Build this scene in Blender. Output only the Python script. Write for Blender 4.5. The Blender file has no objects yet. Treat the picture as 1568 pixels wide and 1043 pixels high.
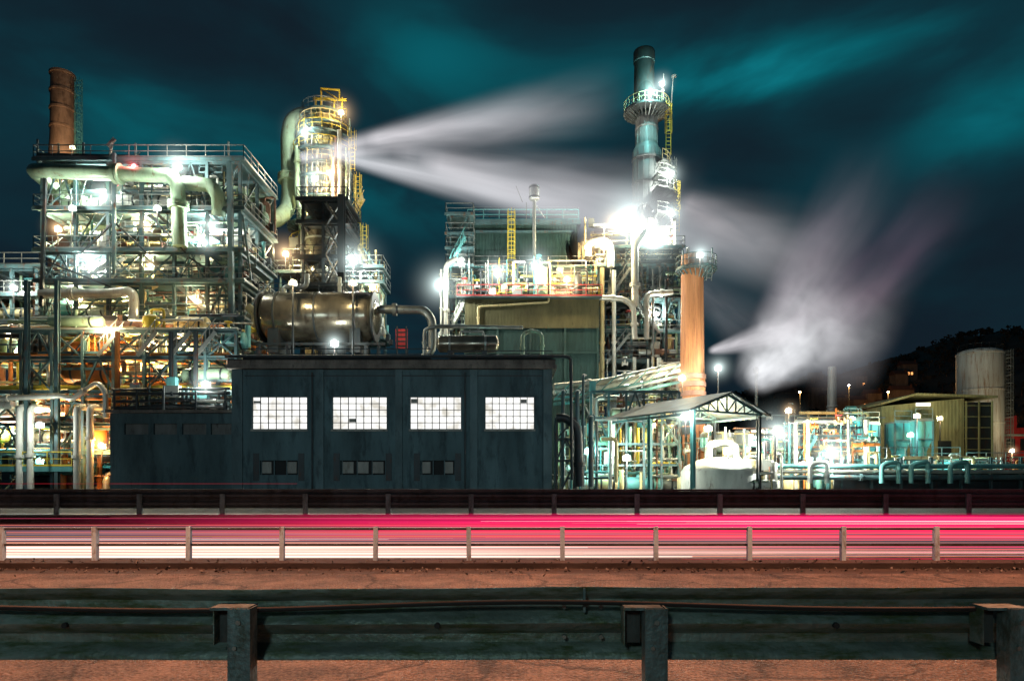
import bpy, math, random, bmesh
from mathutils import Vector, Matrix
random.seed(7)
F=1045.0; CH=1.45; HY=735.0
def X(px,Y): return (px-784)*Y/F
def Z(py,Y): return CH+(HY-py)*Y/F
def V(px,py,Y): return Vector((X(px,Y),Y,Z(py,Y)))
scene=bpy.context.scene
# ------------------------------------------------------------ materials
MATS={}
def nodes_of(m):
    m.use_nodes=True; nt=m.node_tree; nt.nodes.clear(); return nt
def mth(nt,op,a,b=None,clamp=False):
    n=nt.nodes.new('ShaderNodeMath'); n.operation=op; n.use_clamp=clamp
    for i,v in enumerate((a,b)):
        if v is None: continue
        if isinstance(v,(int,float)): n.inputs[i].default_value=v
        else: nt.links.new(v,n.inputs[i])
    return n.outputs[0]
def paint(name,col,rough=0.5,metal=0.0,var=0.35,rust=0.0,rcol=(0.13,0.05,0.02),scale=1.0,bump=0.15,stretch=(1,1,0.35)):
    m=bpy.data.materials.new(name); nt=nodes_of(m); N=nt.nodes; L=nt.links
    out=N.new('ShaderNodeOutputMaterial'); b=N.new('ShaderNodeBsdfPrincipled')
    tc=N.new('ShaderNodeTexCoord'); mp=N.new('ShaderNodeMapping'); mp.inputs['Scale'].default_value=stretch
    L.new(tc.outputs['Object'],mp.inputs[0])
    n1=N.new('ShaderNodeTexNoise'); n1.inputs['Scale'].default_value=0.9*scale; n1.inputs['Detail'].default_value=6; n1.inputs['Roughness'].default_value=0.65
    L.new(mp.outputs[0],n1.inputs['Vector'])
    r=N.new('ShaderNodeValToRGB'); r.color_ramp.elements[0].position=0.3; r.color_ramp.elements[1].position=0.7
    r.color_ramp.elements[0].color=tuple(c*(1-var) for c in col)+(1,)
    r.color_ramp.elements[1].color=tuple(min(1,c*(1+var*0.5)) for c in col)+(1,)
    L.new(n1.outputs[0],r.inputs[0]); c=r.outputs[0]
    if rust>0:
        n2=N.new('ShaderNodeTexNoise'); n2.inputs['Scale'].default_value=2.3*scale; n2.inputs['Detail'].default_value=8; n2.inputs['Roughness'].default_value=0.75
        L.new(mp.outputs[0],n2.inputs['Vector'])
        rr=N.new('ShaderNodeValToRGB'); rr.color_ramp.elements[0].position=0.62-rust*0.3; rr.color_ramp.elements[1].position=0.72-rust*0.2
        L.new(n2.outputs[0],rr.inputs[0])
        mx=N.new('ShaderNodeMix'); mx.data_type='RGBA'; L.new(rr.outputs[0],mx.inputs[0]); L.new(c,mx.inputs[6]); mx.inputs[7].default_value=rcol+(1,)
        c=mx.outputs[2]
    L.new(c,b.inputs['Base Color'])
    b.inputs['Roughness'].default_value=rough; b.inputs['Metallic'].default_value=metal
    if bump:
        bp=N.new('ShaderNodeBump'); bp.inputs['Strength'].default_value=bump; bp.inputs['Distance'].default_value=0.05
        n3=N.new('ShaderNodeTexNoise'); n3.inputs['Scale'].default_value=6*scale; n3.inputs['Detail'].default_value=4
        L.new(tc.outputs['Object'],n3.inputs['Vector']); L.new(n3.outputs[0],bp.inputs['Height']); L.new(bp.outputs[0],b.inputs['Normal'])
    L.new(b.outputs[0],out.inputs[0]); MATS[name]=m; return m
def emis(name,col,st,sample=False):
    m=bpy.data.materials.new(name); nt=nodes_of(m)
    out=nt.nodes.new('ShaderNodeOutputMaterial'); e=nt.nodes.new('ShaderNodeEmission')
    e.inputs[0].default_value=tuple(col)+(1,); e.inputs[1].default_value=st
    nt.links.new(e.outputs[0],out.inputs[0])
    if not sample: m.cycles.emission_sampling='NONE'
    MATS[name]=m; return m
paint('teal_steel',(0.075,0.14,0.15),0.5,0.1,rust=0.3)
paint('dark_steel',(0.035,0.045,0.05),0.5,0.3,rust=0.3,rcol=(0.07,0.03,0.02))
paint('galv',(0.34,0.36,0.34),0.38,0.6,rust=0.12)
paint('clad',(0.53,0.53,0.47),0.32,0.4,var=0.3,rust=0.15,rcol=(0.27,0.16,0.10))
paint('white_pipe',(0.63,0.64,0.58),0.45,0.0,rust=0.15)
paint('green_pipe',(0.27,0.38,0.26),0.42,0.0,var=0.35,rust=0.18)
paint('yellow',(0.60,0.46,0.05),0.5,rust=0.15)
paint('cream',(0.60,0.49,0.25),0.5,rust=0.2)
paint('orange_pipe',(0.60,0.20,0.04),0.5,rust=0.2)
paint('red_paint',(0.40,0.04,0.04),0.5,rust=.2)
paint('red_bright',(0.75,0.05,0.05),0.5,rust=.1)
paint('teal_light',(0.10,0.31,0.31),0.5,rust=0.15)
paint('rust_steel',(0.28,0.15,0.10),0.7,0.1,var=0.6,rust=0.4,rcol=(0.15,0.07,0.045))
paint('orange_stack',(0.60,0.26,0.11),0.65,0.0,var=0.45,rust=0.45,rcol=(0.33,0.12,0.06),scale=0.9,stretch=(1.8,1.8,0.10))
paint('stack_grey',(0.42,0.43,0.43),0.5,0.2,var=0.35,rust=0.15,rcol=(.22,.2,.18),stretch=(1.5,1.5,0.1))
paint('stack_top',(0.05,0.085,0.085),0.5,0.3,var=0.4,rust=0.2)
paint('brick_band',(0.42,0.22,0.16),0.8)
paint('drum_metal',(0.30,0.27,0.21),0.24,0.8,var=0.5,rust=0.3,rcol=(0.08,0.06,0.045),scale=0.7)
paint('concrete',(0.20,0.20,0.19),0.9,var=0.5,rust=0.2,rcol=(0.08,0.07,0.06),bump=0.4)
paint('vent_frame',(0.42,0.40,0.36),0.9,var=0.4,rust=0.2,rcol=(0.2,0.18,0.15),bump=0.4)
paint('parapet',(0.24,0.20,0.17),0.9,var=0.6,rust=0.35,rcol=(0.09,0.075,0.065),bump=0.4)
paint('wall_teal',(0.10,0.165,0.18),0.85,var=0.5,rust=0.35,rcol=(0.045,0.072,0.08),scale=0.5,bump=0.3,stretch=(1.2,1,.3))
paint('wall_pil',(0.125,0.19,0.205),0.85,var=0.45,rust=0.3,rcol=(0.06,0.088,0.094),scale=0.6,bump=0.3)
paint('boiler_green',(0.03,0.07,0.06),0.8,0.0,var=0.3,rust=0.1)
paint('tank_white',(0.62,0.63,0.60),0.5,var=0.3,rust=0.4,rcol=(0.32,0.18,0.09),stretch=(1.5,1.5,0.12))
paint('black',(0.012,0.013,0.014),0.75)
paint('roof_sheet',(0.10,0.13,0.13),0.6,0.2,rust=0.3)
paint('rail_metal',(0.21,0.27,0.25),0.5,0.35,var=0.65,rust=0.5,rcol=(0.075,0.11,0.05),scale=2.6,stretch=(0.45,1,2.2),bump=0.35)
paint('post_metal',(0.17,0.25,0.26),0.55,0.2,var=0.6,rust=0.45,rcol=(0.06,0.085,0.07),scale=5,bump=0.35)
paint('far_rail',(0.075,0.085,0.085),0.6,0.3,var=0.5,rust=0.4,rcol=(0.035,0.033,0.03),scale=1.5)
paint('dirty_wall',(0.055,0.045,0.04),0.9,0,var=0.6,rust=0.4,rcol=(0.03,0.022,0.019),scale=2.5,stretch=(.4,1,1.5))
paint('fence_paint',(0.48,0.70,0.84),0.6,0.0,var=0.4,rust=0.3,rcol=(0.22,0.19,0.18),scale=5)
paint('plaster',(0.30,0.22,0.17),0.9,var=0.4)
paint('tile',(0.16,0.07,0.05),0.9)
emis('lens_white',(0.92,1.0,0.98),25)
emis('lens_warm',(1.0,0.62,0.25),18)
emis('lens_red',(1.0,0.12,0.12),10)
emis('lens_far',(1.0,0.40,0.12),1.8)
emis('tube_glow',(1.0,0.95,0.85),1.6)
def window_mat():
    m=bpy.data.materials.new('lit_window'); nt=nodes_of(m); N=nt.nodes; L=nt.links
    out=N.new('ShaderNodeOutputMaterial'); e=N.new('ShaderNodeEmission')
    tc=N.new('ShaderNodeTexCoord'); n=N.new('ShaderNodeTexNoise'); n.inputs['Scale'].default_value=1.1; n.inputs['Detail'].default_value=2
    L.new(tc.outputs['Object'],n.inputs['Vector'])
    r=N.new('ShaderNodeValToRGB'); r.color_ramp.elements[0].position=0.32; r.color_ramp.elements[0].color=(0.62,0.59,0.52,1)
    r.color_ramp.elements[1].position=0.50; r.color_ramp.elements[1].color=(1.0,1.0,0.97,1)
    L.new(n.outputs[0],r.inputs[0]); L.new(r.outputs[0],e.inputs[0]); e.inputs[1].default_value=1.2
    L.new(e.outputs[0],out.inputs[0]); m.cycles.emission_sampling='NONE'; MATS['lit_window']=m
window_mat()
def corr_mat(name,col,freq,st=.5):
    m=paint(name,col,0.85,0.0,var=0.4,rust=0.15,rcol=tuple(c*.5 for c in col)); nt=m.node_tree; N=nt.nodes; L=nt.links
    bp=[n for n in N if n.type=='BUMP'][0]; tc=[n for n in N if n.type=='TEX_COORD'][0]
    w=N.new('ShaderNodeTexWave'); w.bands_direction='X'; w.inputs['Scale'].default_value=freq
    L.new(tc.outputs['Object'],w.inputs['Vector']); L.new(w.outputs['Fac'],bp.inputs['Height']); bp.inputs['Strength'].default_value=st
corr_mat('boiler_corr',(0.020,0.055,0.048),0.9,.3)
corr_mat('olive_corr',(0.10,0.09,0.04),0.9,.3)
corr_mat('shed_corr',(0.30,0.30,0.15),0.8,.4)
# ------------------------------------------------------------ mesh builder
class MB:
    def __init__(s,name):
        s.name=name; s.v=[]; s.f=[]; s.mi=[]; s.sm=[]; s.slots=[]; s.M=None
    def slot(s,m):
        if m not in s.slots: s.slots.append(m)
        return s.slots.index(m)
    def add(s,vs,fs,mat,smooth=False):
        o=len(s.v); k=s.slot(mat)
        if s.M is not None: vs=[s.M@Vector(v) for v in vs]
        s.v+= [tuple(v) for v in vs]
        for f in fs:
            s.f.append(tuple(i+o for i in f)); s.mi.append(k); s.sm.append(smooth)
    def box(s,a,b,mat):
        x0,y0,z0=a; x1,y1,z1=b
        vs=[(x0,y0,z0),(x1,y0,z0),(x1,y1,z0),(x0,y1,z0),(x0,y0,z1),(x1,y0,z1),(x1,y1,z1),(x0,y1,z1)]
        s.add(vs,[(0,3,2,1),(4,5,6,7),(0,1,5,4),(1,2,6,5),(2,3,7,6),(3,0,4,7)],mat)
    def beam(s,p,q,w,mat,h=None):
        p=Vector(p); q=Vector(q); h=h or w; d=(q-p)
        if d.length<1e-4: return
        d.normalize(); up=Vector((0,0,1)) if abs(d.z)<0.95 else Vector((0,1,0))
        a=d.cross(up).normalized()*w/2; b=a.cross(d).normalized()*h/2
        vs=[p-a-b,p+a-b,p+a+b,p-a+b,q-a-b,q+a-b,q+a+b,q-a+b]
        s.add(vs,[(0,1,2,3),(7,6,5,4),(0,4,5,1),(1,5,6,2),(2,6,7,3),(3,7,4,0)],mat)
    def ibeam(s,p,q,w,mat):
        p=Vector(p); q=Vector(q); d=(q-p).normalized()
        up=Vector((0,0,1)) if abs(d.z)<0.95 else Vector((0,1,0))
        a=d.cross(up).normalized(); b=a.cross(d).normalized()
        s.beam(p+b*w*.44,q+b*w*.44,w*.8,mat,w*.12); s.beam(p-b*w*.44,q-b*w*.44,w*.8,mat,w*.12); s.beam(p,q,w*.15,mat,w*.76)
    def rings(s,pts,rads,mat,n=8,axis=None,cap=True):
        pts=[Vector(p) for p in pts]; k=len(pts)
        if axis is not None: T=[Vector(axis).normalized()]*k
        else:
            T=[]
            for i in range(k):
                t=pts[min(i+1,k-1)]-pts[max(i-1,0)]
                T.append(t.normalized() if t.length>1e-6 else Vector((0,0,1)))
        t0=T[0]; u=t0.cross(Vector((0,0,1)) if abs(t0.z)<0.9 else Vector((1,0,0))).normalized()
        vs=[];fs=[]
        for i in range(k):
            t=T[i]; u=(u-t*u.dot(t)).normalized(); w=t.cross(u)
            for j in range(n):
                a=2*math.pi*(j+.5)/n; vs.append(pts[i]+(u*math.cos(a)+w*math.sin(a))*rads[i])
        for i in range(k-1):
            for j in range(n):
                j2=(j+1)%n; fs.append((i*n+j,i*n+j2,(i+1)*n+j2,(i+1)*n+j))
        s.add(vs,fs,mat,True)
        if cap:
            s.add(vs[:n],[tuple(range(n-1,-1,-1))],mat); s.add(vs[-n:],[tuple(range(n))],mat)
    def tube(s,p,q,r,mat,n=8,r2=None):
        s.rings([p,q],[r,r if r2 is None else r2],mat,n)
    def lathe(s,base,prof,mat,n=24,axis=(0,0,1)):
        ax=Vector(axis).normalized(); base=Vector(base)
        s.rings([base+ax*h for r,h in prof],[max(r,0.001) for r,h in prof],mat,n,axis=ax)
    def pipe(s,pts,r,mat,n=10,flange=True,bend=2.2):
        P=[Vector(p) for p in pts]; out=[P[0]]
        for i in range(1,len(P)-1):
            a=P[i-1]-P[i]; b=P[i+1]-P[i]; d=min(r*bend,a.length*.45,b.length*.45)
            a=P[i]+a.normalized()*d; b=P[i]+b.normalized()*d
            for t in (0,.25,.5,.75,1): out.append(a*(1-t)**2+P[i]*2*t*(1-t)+b*t*t)
        out.append(P[-1]); s.rings(out,[r]*len(out),mat,n)
        if flange:
            for i in range(len(P)-1):
                d=P[i+1]-P[i]
                if d.length>r*8:
                    m=P[i]+d*random.uniform(.25,.75); u=d.normalized()*r*.28
                    s.tube(m-u,m+u,r*1.45,mat,n)
                    s.tube(m+u*1.3,m+u*2.6,r*1.45,mat,n)
    def vessel(s,a,b,r,mat,n=20,bands='dark_steel'):
        a=Vector(a); b=Vector(b); d=(b-a); Ln=d.length; ax=d.normalized(); h=r*.5
        prof=[(0.01,0),(r*.45,h*.12),(r*.75,h*.4),(r*.93,h*.7),(r,h),(r,Ln-h),(r*.93,Ln-h*.7),(r*.75,Ln-h*.4),(r*.45,Ln-h*.12),(0.01,Ln)]
        s.lathe(a,prof,mat,n,ax)
        if bands:
            for t in (0.22,0.78):
                m=a+d*t; s.tube(m-ax*.08,m+ax*.08,r*1.03,bands,n)
    def rail(s,p,q,mat,h=1.1,w=0.05,sp=1.6):
        p=Vector(p); q=Vector(q); d=q-p; k=max(1,int(d.length/sp)); u=Vector((0,0,1))
        for i in range(k+1):
            m=p+d*i/k; s.beam(m,m+u*h,w,mat)
        s.beam(p+u*h,q+u*h,w*1.3,mat); s.beam(p+u*h*.52,q+u*h*.52,w,mat); s.beam(p+u*.08,q+u*.08,w*.6,mat,.14)
    def ladder(s,p,q,mat,cage=True,w=0.5,side=(1,0,0),out=(0,-1,0)):
        p=Vector(p); q=Vector(q); sd=Vector(side)*w/2; o=Vector(out); d=q-p
        s.beam(p-sd,q-sd,.07,mat); s.beam(p+sd,q+sd,.07,mat)
        k=int(d.length/0.45)
        for i in range(k): m=p+d*(i+.5)/k; s.beam(m-sd,m+sd,.05,mat)
        if cage:
            k=int(d.length/1.1)
            R_=.42; pts=[(math.cos(a)*R_,math.sin(a)*R_) for a in [math.radians(t) for t in (0,45,90,135,180)]]
            sdn=Vector(side)
            for i in range(2,k):
                m=p+d*i/k
                pp=[m+sdn*x+o*(y*1.6) for x,y in pts]
                for a,b in zip(pp,pp[1:]): s.beam(a,b,.05,mat)
            st=p+d*(2/max(k,3))
            for x,y in pts: s.beam(st+sdn*x+o*y*1.6,q+sdn*x+o*y*1.6,.04,mat)
    def stair(s,p,q,mat,w=0.9):
        p=Vector(p); q=Vector(q); d=q-p; o=Vector((0,w,0)); 
        for off in (Vector(),o):
            s.beam(p+off,q+off,.08,mat,.28)
            s.beam(p+off+Vector((0,0,1)),q+off+Vector((0,0,1)),.06,mat)
            for i in range(5): m=p+off+d*(i+.5)/5; s.beam(m,m+Vector((0,0,1)),.05,mat)
        k=int(abs(d.z)/.28)
        for i in range(k):
            m=p+d*(i+.5)/k; s.beam(m,m+o,.28,mat,.05)
    def ringplat(s,c,r0,r1,mat,rail='galv',n=20,a0=0,a1=360):
        c=Vector(c); vs=[];fs=[]; k=max(3,int(n*(a1-a0)/360))
        A=[math.radians(a0+(a1-a0)*i/k) for i in range(k+1)]
        for a in A:
            for r,z in ((r0,0),(r1,0),(r1,-.22),(r0,-.22)): vs.append(c+Vector((math.cos(a)*r,math.sin(a)*r,z)))
        for i in range(k):
            for j in range(4): fs.append((i*4+j,i*4+(j+1)%4,(i+1)*4+(j+1)%4,(i+1)*4+j))
        s.add(vs,fs,mat)
        P=[c+Vector((math.cos(a)*(r1-.06),math.sin(a)*(r1-.06),0)) for a in A]
        u=Vector((0,0,1))
        for a,b in zip(P,P[1:]):
            s.beam(a,a+u*1.1,.05,rail); s.beam(a+u*1.1,b+u*1.1,.07,rail); s.beam(a+u*.55,b+u*.55,.05,rail)
            s.beam(a-u*.2,c+(a-c)*(r0/r1)-u*1.1,.09,mat)
    def finish(s,parent=None):
        me=bpy.data.meshes.new(s.name); me.from_pydata(s.v,[],s.f)
        for m in s.slots: me.materials.append(MATS[m])
        me.polygons.foreach_set('material_index',s.mi); me.polygons.foreach_set('use_smooth',s.sm)
        me.update()
        try: me.set_sharp_from_angle(angle=math.radians(50))
        except Exception: pass
        o=bpy.data.objects.new(s.name,me); scene.collection.objects.link(o)
        if parent: o.parent=parent
        return o
R=random.uniform
def frame(mb,x0,x1,y0,y1,zs,nx,ny,mat,w=.32,brace=.6,deck='teal_steel',railm='galv',z_base=0,decks=True,skip_rail=()):
    xs=[x0+(x1-x0)*i/nx for i in range(nx+1)]; ys=[y0+(y1-y0)*i/ny for i in range(ny+1)]
    zt=max(zs)
    for x in xs:
        for y in ys: mb.ibeam((x,y,z_base),(x,y,zt),w,mat)
    lv=[z_base]+sorted(zs)
    for k,z in enumerate(sorted(zs)):
        for y in ys: mb.ibeam((x0,y,z),(x1,y,z),w,mat)
        for x in xs: mb.beam((x,y0,z-.01),(x,y1,z-.01),w*.7,mat)
        if decks:
            mb.box((x0-.5,y0-.5,z+w*.5+.01),(x1+.5,y1+.3,z+w*.5+.07),deck)
            mb.beam((x0-.6,y0-.55,z+.1),(x1+.6,y0-.55,z+.1),.08,mat,.3)
            if k not in skip_rail:
                zz=z+w*.5+.07
                mb.rail((x0-.5,y0-.5,zz),(x1+.5,y0-.5,zz),railm); mb.rail((x1+.5,y0-.5,zz),(x1+.5,y1,zz),railm); mb.rail((x0-.5,y0-.5,zz),(x0-.5,y1,zz),railm)
        zl=lv[k]
        for i in range(nx):
            if R(0,1)<brace:
                y=random.choice((y0,y0,y1))
                if R(0,1)<.5:
                    mb.beam((xs[i],y,zl),(xs[i+1],y,z),.13,mat)
                    if R(0,1)<.6: mb.beam((xs[i+1],y-.02,zl),(xs[i],y-.02,z),.13,mat)
                else:
                    xm=(xs[i]+xs[i+1])/2
                    mb.beam((xs[i],y,zl),(xm,y,z),.13,mat); mb.beam((xs[i+1],y,zl),(xm,y,z),.13,mat)
        for xx in (x0,x1):
            for j in range(ny): mb.beam((xx,ys[j],zl),(xx,ys[j+1],z),.13,mat)
def clutter(mb,x0,x1,y0,y1,z0,z1,n,mats,rr=(.06,.28)):
    for _ in range(n):
        t=R(0,1); m=random.choice(mats); r=R(*rr)*(0.5 if R(0,1)<.65 else 1)
        x=R(x0,x1); y=R(y0,y1); z=R(z0,z1)
        if t<.28:
            xb=min(x1,x+R(2,8)); zb=R(z0,z1); mb.pipe([(x,y,z),(xb,y,z),(xb,y,zb)],r,m,8)
        elif t<.42:
            xb=min(x1,x+R(1,4)); yb=R(y0,y1); mb.pipe([(x,y,z0),(x,y,z),(xb,y,z),(xb,yb,z),(xb,yb,z0)],r,m,8)
        elif t<.62: mb.pipe([(x,y,z0),(x,y,z1)],r,m,8)
        elif t<.76: mb.pipe([(x,y,z),(min(x1,x+R(3,10)),y,z)],r,m,8)
        elif t<.84:
            mb.tube((x,y,z),(x,y,z+.5),.1,m); mb.lathe((x,y-.02,z+.6),[(.3,0),(.34,.05),(.3,.1)],random.choice(('red_paint','yellow','galv')),10); mb.lathe((x-.3,y,z),[(.25,0),(.25,.1),(.14,.12),(.14,.5),(.25,.52),(.25,.6)],m,10,(1,0,0))
        elif t<.91:
            L=R(2,4.5); rv=R(.35,.8); mb.vessel((x,y,z0+rv+.5),(min(x1+.5,x+L),y,z0+rv+.5),rv,m,14); mb.beam((x+L*.25,y,z0),(x+L*.25,y,z0+rv),.35,'dark_steel'); mb.beam((x+L*.7,y,z0),(x+L*.7,y,z0+rv),.35,'dark_steel'); mb.tube((x+L*.5,y,z0+rv),(x+L*.5,y,z0+2*rv+1),rv*.3,m)
        elif t<.96:
            rv=R(.3,.8); h=min(z1-z0,R(1.5,3.5)); mb.vessel((x,y,z0),(x,y,z0+h),rv,m,14,None); mb.pipe([(x,y,z0+h-.1),(x,y,z0+h+.4),(x+1,y,z0+h+.4),(x+1,y,z0)],.1,m,8)
        else:
            mb.box((x,y,z),(x+R(.5,1.2),y+.5,z+R(.6,1.2)),random.choice(('galv','teal_light','white_pipe')))
def lattice(mb,x0,x1,y,z0,z1,n,mat,w=.09):
    for _ in range(n):
        x=R(x0,x1); t=R(0,1)
        if t<.35: mb.beam((x,y,z0),(x,y,z1),w,mat)
        elif t<.6: mb.beam((x,y,z0),(min(x1,x+R(1,3)),y,z1),w,mat)
        elif t<.85: z=R(z0,z1); mb.beam((x,y,z),(min(x1,x+R(2,6)),y,z),w,mat,.2)
        else: z=R(z0,z1-.5); mb.rail((x,y,z),(min(x1,x+R(2,5)),y,z),mat)
LM=['clad','clad','white_pipe','green_pipe','cream','galv','white_pipe','teal_light','dark_steel','cream','rust_steel']
WM=['clad','cream','orange_pipe','galv','yellow','green_pipe','white_pipe','orange_pipe','dark_steel','rust_steel','teal_light','clad']
# ------------------------------------------------------------ left process structure
mb=MB('process_unit_structure')
Y0=60;Y1=68
x0=X(66,Y0);x1=X(368,Y0)
zs=[Z(p,Y0) for p in (250,325,388,435,492)]
frame(mb,x0,x1,Y0,Y1,zs,6,2,'teal_steel',w=.32,brace=.75)
zz=sorted(zs)
for i in range(len(zz)-1):
    clutter(mb,x0,x1,Y0+.5,Y1-.5,zz[i]+.3,zz[i+1]-.3,95,LM,(.05,.24))
    lattice(mb,x0,x1,Y0+.2,zz[i],zz[i+1],10,'teal_steel'); lattice(mb,x0,x1,Y0+2,zz[i],zz[i+1],14,'teal_steel')
    zmid=(zz[i]+zz[i+1])/2
    mb.box((x0+R(0,6),Y0+.6,zmid),(x1-R(2,9),Y0+2.2,zmid+.08),'teal_steel'); mb.rail((x0+6,Y0+.6,zmid+.08),(x1-8,Y0+.6,zmid+.08),'galv')
clutter(mb,x0+1,x1-1,Y0+1,Y1-.5,zz[-1]+.3,zz[-1]+1.2,18,LM,(.05,.12))
for pxa,pxb,zi in ((90,170,3),(230,300,3),(110,180,2),(200,300,1),(90,160,0),(250,330,2)):
    mb.vessel((X(pxa,62),62.6,zz[zi]+1.5),(X(pxb,62),62.6,zz[zi]+1.5),R(.7,1.05),random.choice(('clad','white_pipe','green_pipe')))
for i in range(4):
    xa=X((330,120,300,150)[i],Y0); xb=xa+(3.6 if i%2 else -3.6)
    mb.stair((xa,Y0+.2,zz[i]+.2),(xb,Y0+.2,zz[i+1]),'galv')
zt=zz[-1]
for px in (58,90,128,168,208,350):
    mb.beam((X(px,Y0),Y0,zt),(X(px,Y0),Y0,zt+R(.8,2.2)),.14,'teal_steel')
mb.beam(V(60,238,Y0),V(215,242,Y0),.3,'teal_steel'); mb.beam(V(215,242,Y0),V(352,250,Y0),.22,'teal_steel')
mb.beam(V(170,235,Y0),V(172,215,Y0),.12,'galv'); mb.beam(V(165,225,Y0),V(176,213,Y0),.25,'galv')
G='green_pipe'
mb.pipe([V(120,330,66),V(80,285,64),V(50,262,61),V(60,262,58.8),V(262,270,58.8),V(272,282,58.8),V(276,378,59)],.6,G,16)
mb.pipe([V(282,281,59.3),V(322,284,59.3),V(335,300,59.3),V(335,330,60)],.6,G,16)
mb.pipe([V(90,300,62),V(110,275,62),V(128,290,62),V(128,335,62)],.4,G,14)
mb.pipe([V(300,272,63),V(352,290,63),V(356,345,63)],.5,G,14)
mb.pipe([V(170,432,61),V(238,438,61),V(243,415,61)],.42,'cream',14)
mb.pipe([V(62,450,59.3),V(170,450,59.3),V(205,444,59.3),V(205,490,59.3)],.42,'clad',14)
mb.pipe([V(380,470,59),V(392,480,59),V(392,520,59)],.35,'cream',12)
mb.box((X(368,60)+.6,60,Z(410,60)),(X(392,60),64,Z(410,60)+.12),'teal_steel'); mb.rail((X(370,60)+.6,60,Z(410,60)+.12),(X(392,60),60,Z(410,60)+.12),'teal_steel')
mb.beam(V(352,250,59.2),V(355,500,59.2),.42,'teal_steel'); mb.beam(V(372,330,59.6),V(385,430,59.6),.15,'teal_steel')
mb.beam(V(175,235,59.1),V(175,420,59.1),.25,'teal_steel'); mb.beam(V(70,262,59.1),V(64,470,59.1),.25,'dark_steel')
for a,b in (((175,340),(225,388)),((175,340),(125,388)),((290,395),(345,430)),((70,400),(170,440)),((230,330),(285,388))): mb.beam(V(a[0],a[1],59.2),V(b[0],b[1],59.2),.14,'dark_steel')
xl=X(-60,62); frame(mb,xl,X(58,62),62,70,[Z(p,62) for p in (412,455,497)],3,1,'teal_steel',w=.3)
clutter(mb,xl,X(55,62),62.4,69,Z(495,62),Z(415,62),60,LM)
mb.finish()
# ------------------------------------------------------------ lower pipe rack
mb=MB('pipe_rack')
Y0=53;Y1=61
x0=X(-60,Y0);x1=X(362,Y0)
zs=[Z(p,Y0) for p in (508,548,600,650,693)]
frame(mb,x0,x1,Y0,Y1,zs,9,2,'teal_steel',w=.28,brace=.4,decks=False)
zz=sorted(zs)
for z in zz:
    y=Y0+.3
    while y<Y1:
        r=R(.07,.22); mb.pipe([(x0,y,z+.16+r),(x1,y,z+.16+r)],r,random.choice(WM),8); y+=R(.5,1.1)
for i in range(len(zz)-1):
    clutter(mb,x0,x1,Y0+.3,Y1,zz[i]+.3,zz[i+1],90,WM); lattice(mb,x0,x1,Y0+.1,zz[i],zz[i+1],12,'teal_steel')
clutter(mb,x0,x1,Y0+.3,Y1,0.3,zz[0],65,WM)
clutter(mb,x0,x1,Y0+.3,Y1,zz[-1],Z(495,57),44,WM)
for px in (30,47,118,138):
    mb.pipe([(X(px,52),52,0),(X(px,52),52,Z(622,52)),(X(px,52),56,Z(622,52))],.24,'white_pipe',14)
mb.pipe([V(-40,612,51.8),V(95,606,51.8),V(110,612,51.8),V(150,585,51.8),V(162,600,51.8),V(162,640,51.8)],.2,'clad',12)
mb.pipe([V(-40,622,52),V(20,620,52)],.3,'clad',12)
for px in (42,88):
    mb.ibeam((X(px,52.2),52.2,0),(X(px,52.2),52.2,Z(430,52.2)),.34,'teal_steel')
for px in (180,262,300): mb.ibeam((X(px,52.2),52.2,0),(X(px,52.2),52.2,Z(508,52.2)),.3,'orange_pipe' if px==180 else 'dark_steel')
mb.box((X(-40,52),52,Z(722,52)),(X(110,52),56,Z(714,52)),'teal_light')
mb.rail((X(-40,52),52,Z(714,52)),(X(110,52),52,Z(714,52)),'yellow')
for px in (150,210,262,300):
    mb.stair(V(px,545,52.6),V(px+30,508,52.6),'galv')
mb.finish()
# ------------------------------------------------------------ rusty chimney
mb=MB('rusty_chimney'); Yc=86; c=(X(96,Yc),Yc,0)
zt=Z(113,Yc); zb=Z(240,Yc); r=17/F*Yc
mb.lathe(c,[(r*1.12,0),(r*1.1,zb),(r*1.0,zb+2),(r*.98,Z(205,Yc)),(r*.95,Z(145,Yc)),(r*.92,zt),(r*.8,zt),(r*.8,zt-1.5)],'rust_steel',28)
for py in (118,145,172,200,228): mb.lathe((c[0],c[1],Z(py,Yc)),[(r*1.0,0),(r*1.05,.05),(r*1.05,.3),(r*1.0,.35)],'rust_steel',28)
mb.ladder((c[0]+r+.7,Yc,20),(c[0]+r+.7,Yc,Z(122,Yc)),'teal_light',side=(1,0,0))
mb.finish()
# ------------------------------------------------------------ distillation column
mb=MB('distillation_column'); Yc=80; cx=X(497,Yc)
zt=Z(182,Yc); 
mb.lathe((cx,Yc,0),[(2.2,0),(2.2,Z(345,Yc)),(1.75,Z(335,Yc)),(1.75,zt-1.2),(1.6,zt-.5),(1.2,zt),(.6,zt+.35),(.01,zt+.4)],'cream',28)
for py in (195,210,225,240,262,280,300,320): mb.lathe((cx,Yc,Z(py,Yc)),[(1.75,0),(1.85,.05),(1.85,.3),(1.75,.35)],random.choice(('cream','galv')),28)
for py,ro,a0,a1 in ((180,2.6,0,360),(200,2.9,150,380),(216,3.2,0,360),(243,3.6,150,400),(262,3.1,0,360),(283,3.4,0,360),(312,3.2,180,380),(352,4.2,0,360),(385,4.0,180,400),(420,4.4,0,360)):
    mb.ringplat((cx,Yc,Z(py,Yc)),1.75,ro,'teal_steel',random.choice(('cream','yellow','galv')),18,a0,a1)
mb.pipe([V(345,302,64),V(384,302,66),V(384,322,68),V(392,336,70),V(424,338,75),V(440,322,78),V(443,300,79),V(441,210,79.5),V(446,186,79.8),V(460,176,80),V(486,178,80),V(497,190,80)],.85,G,18,bend=1.8)
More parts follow.
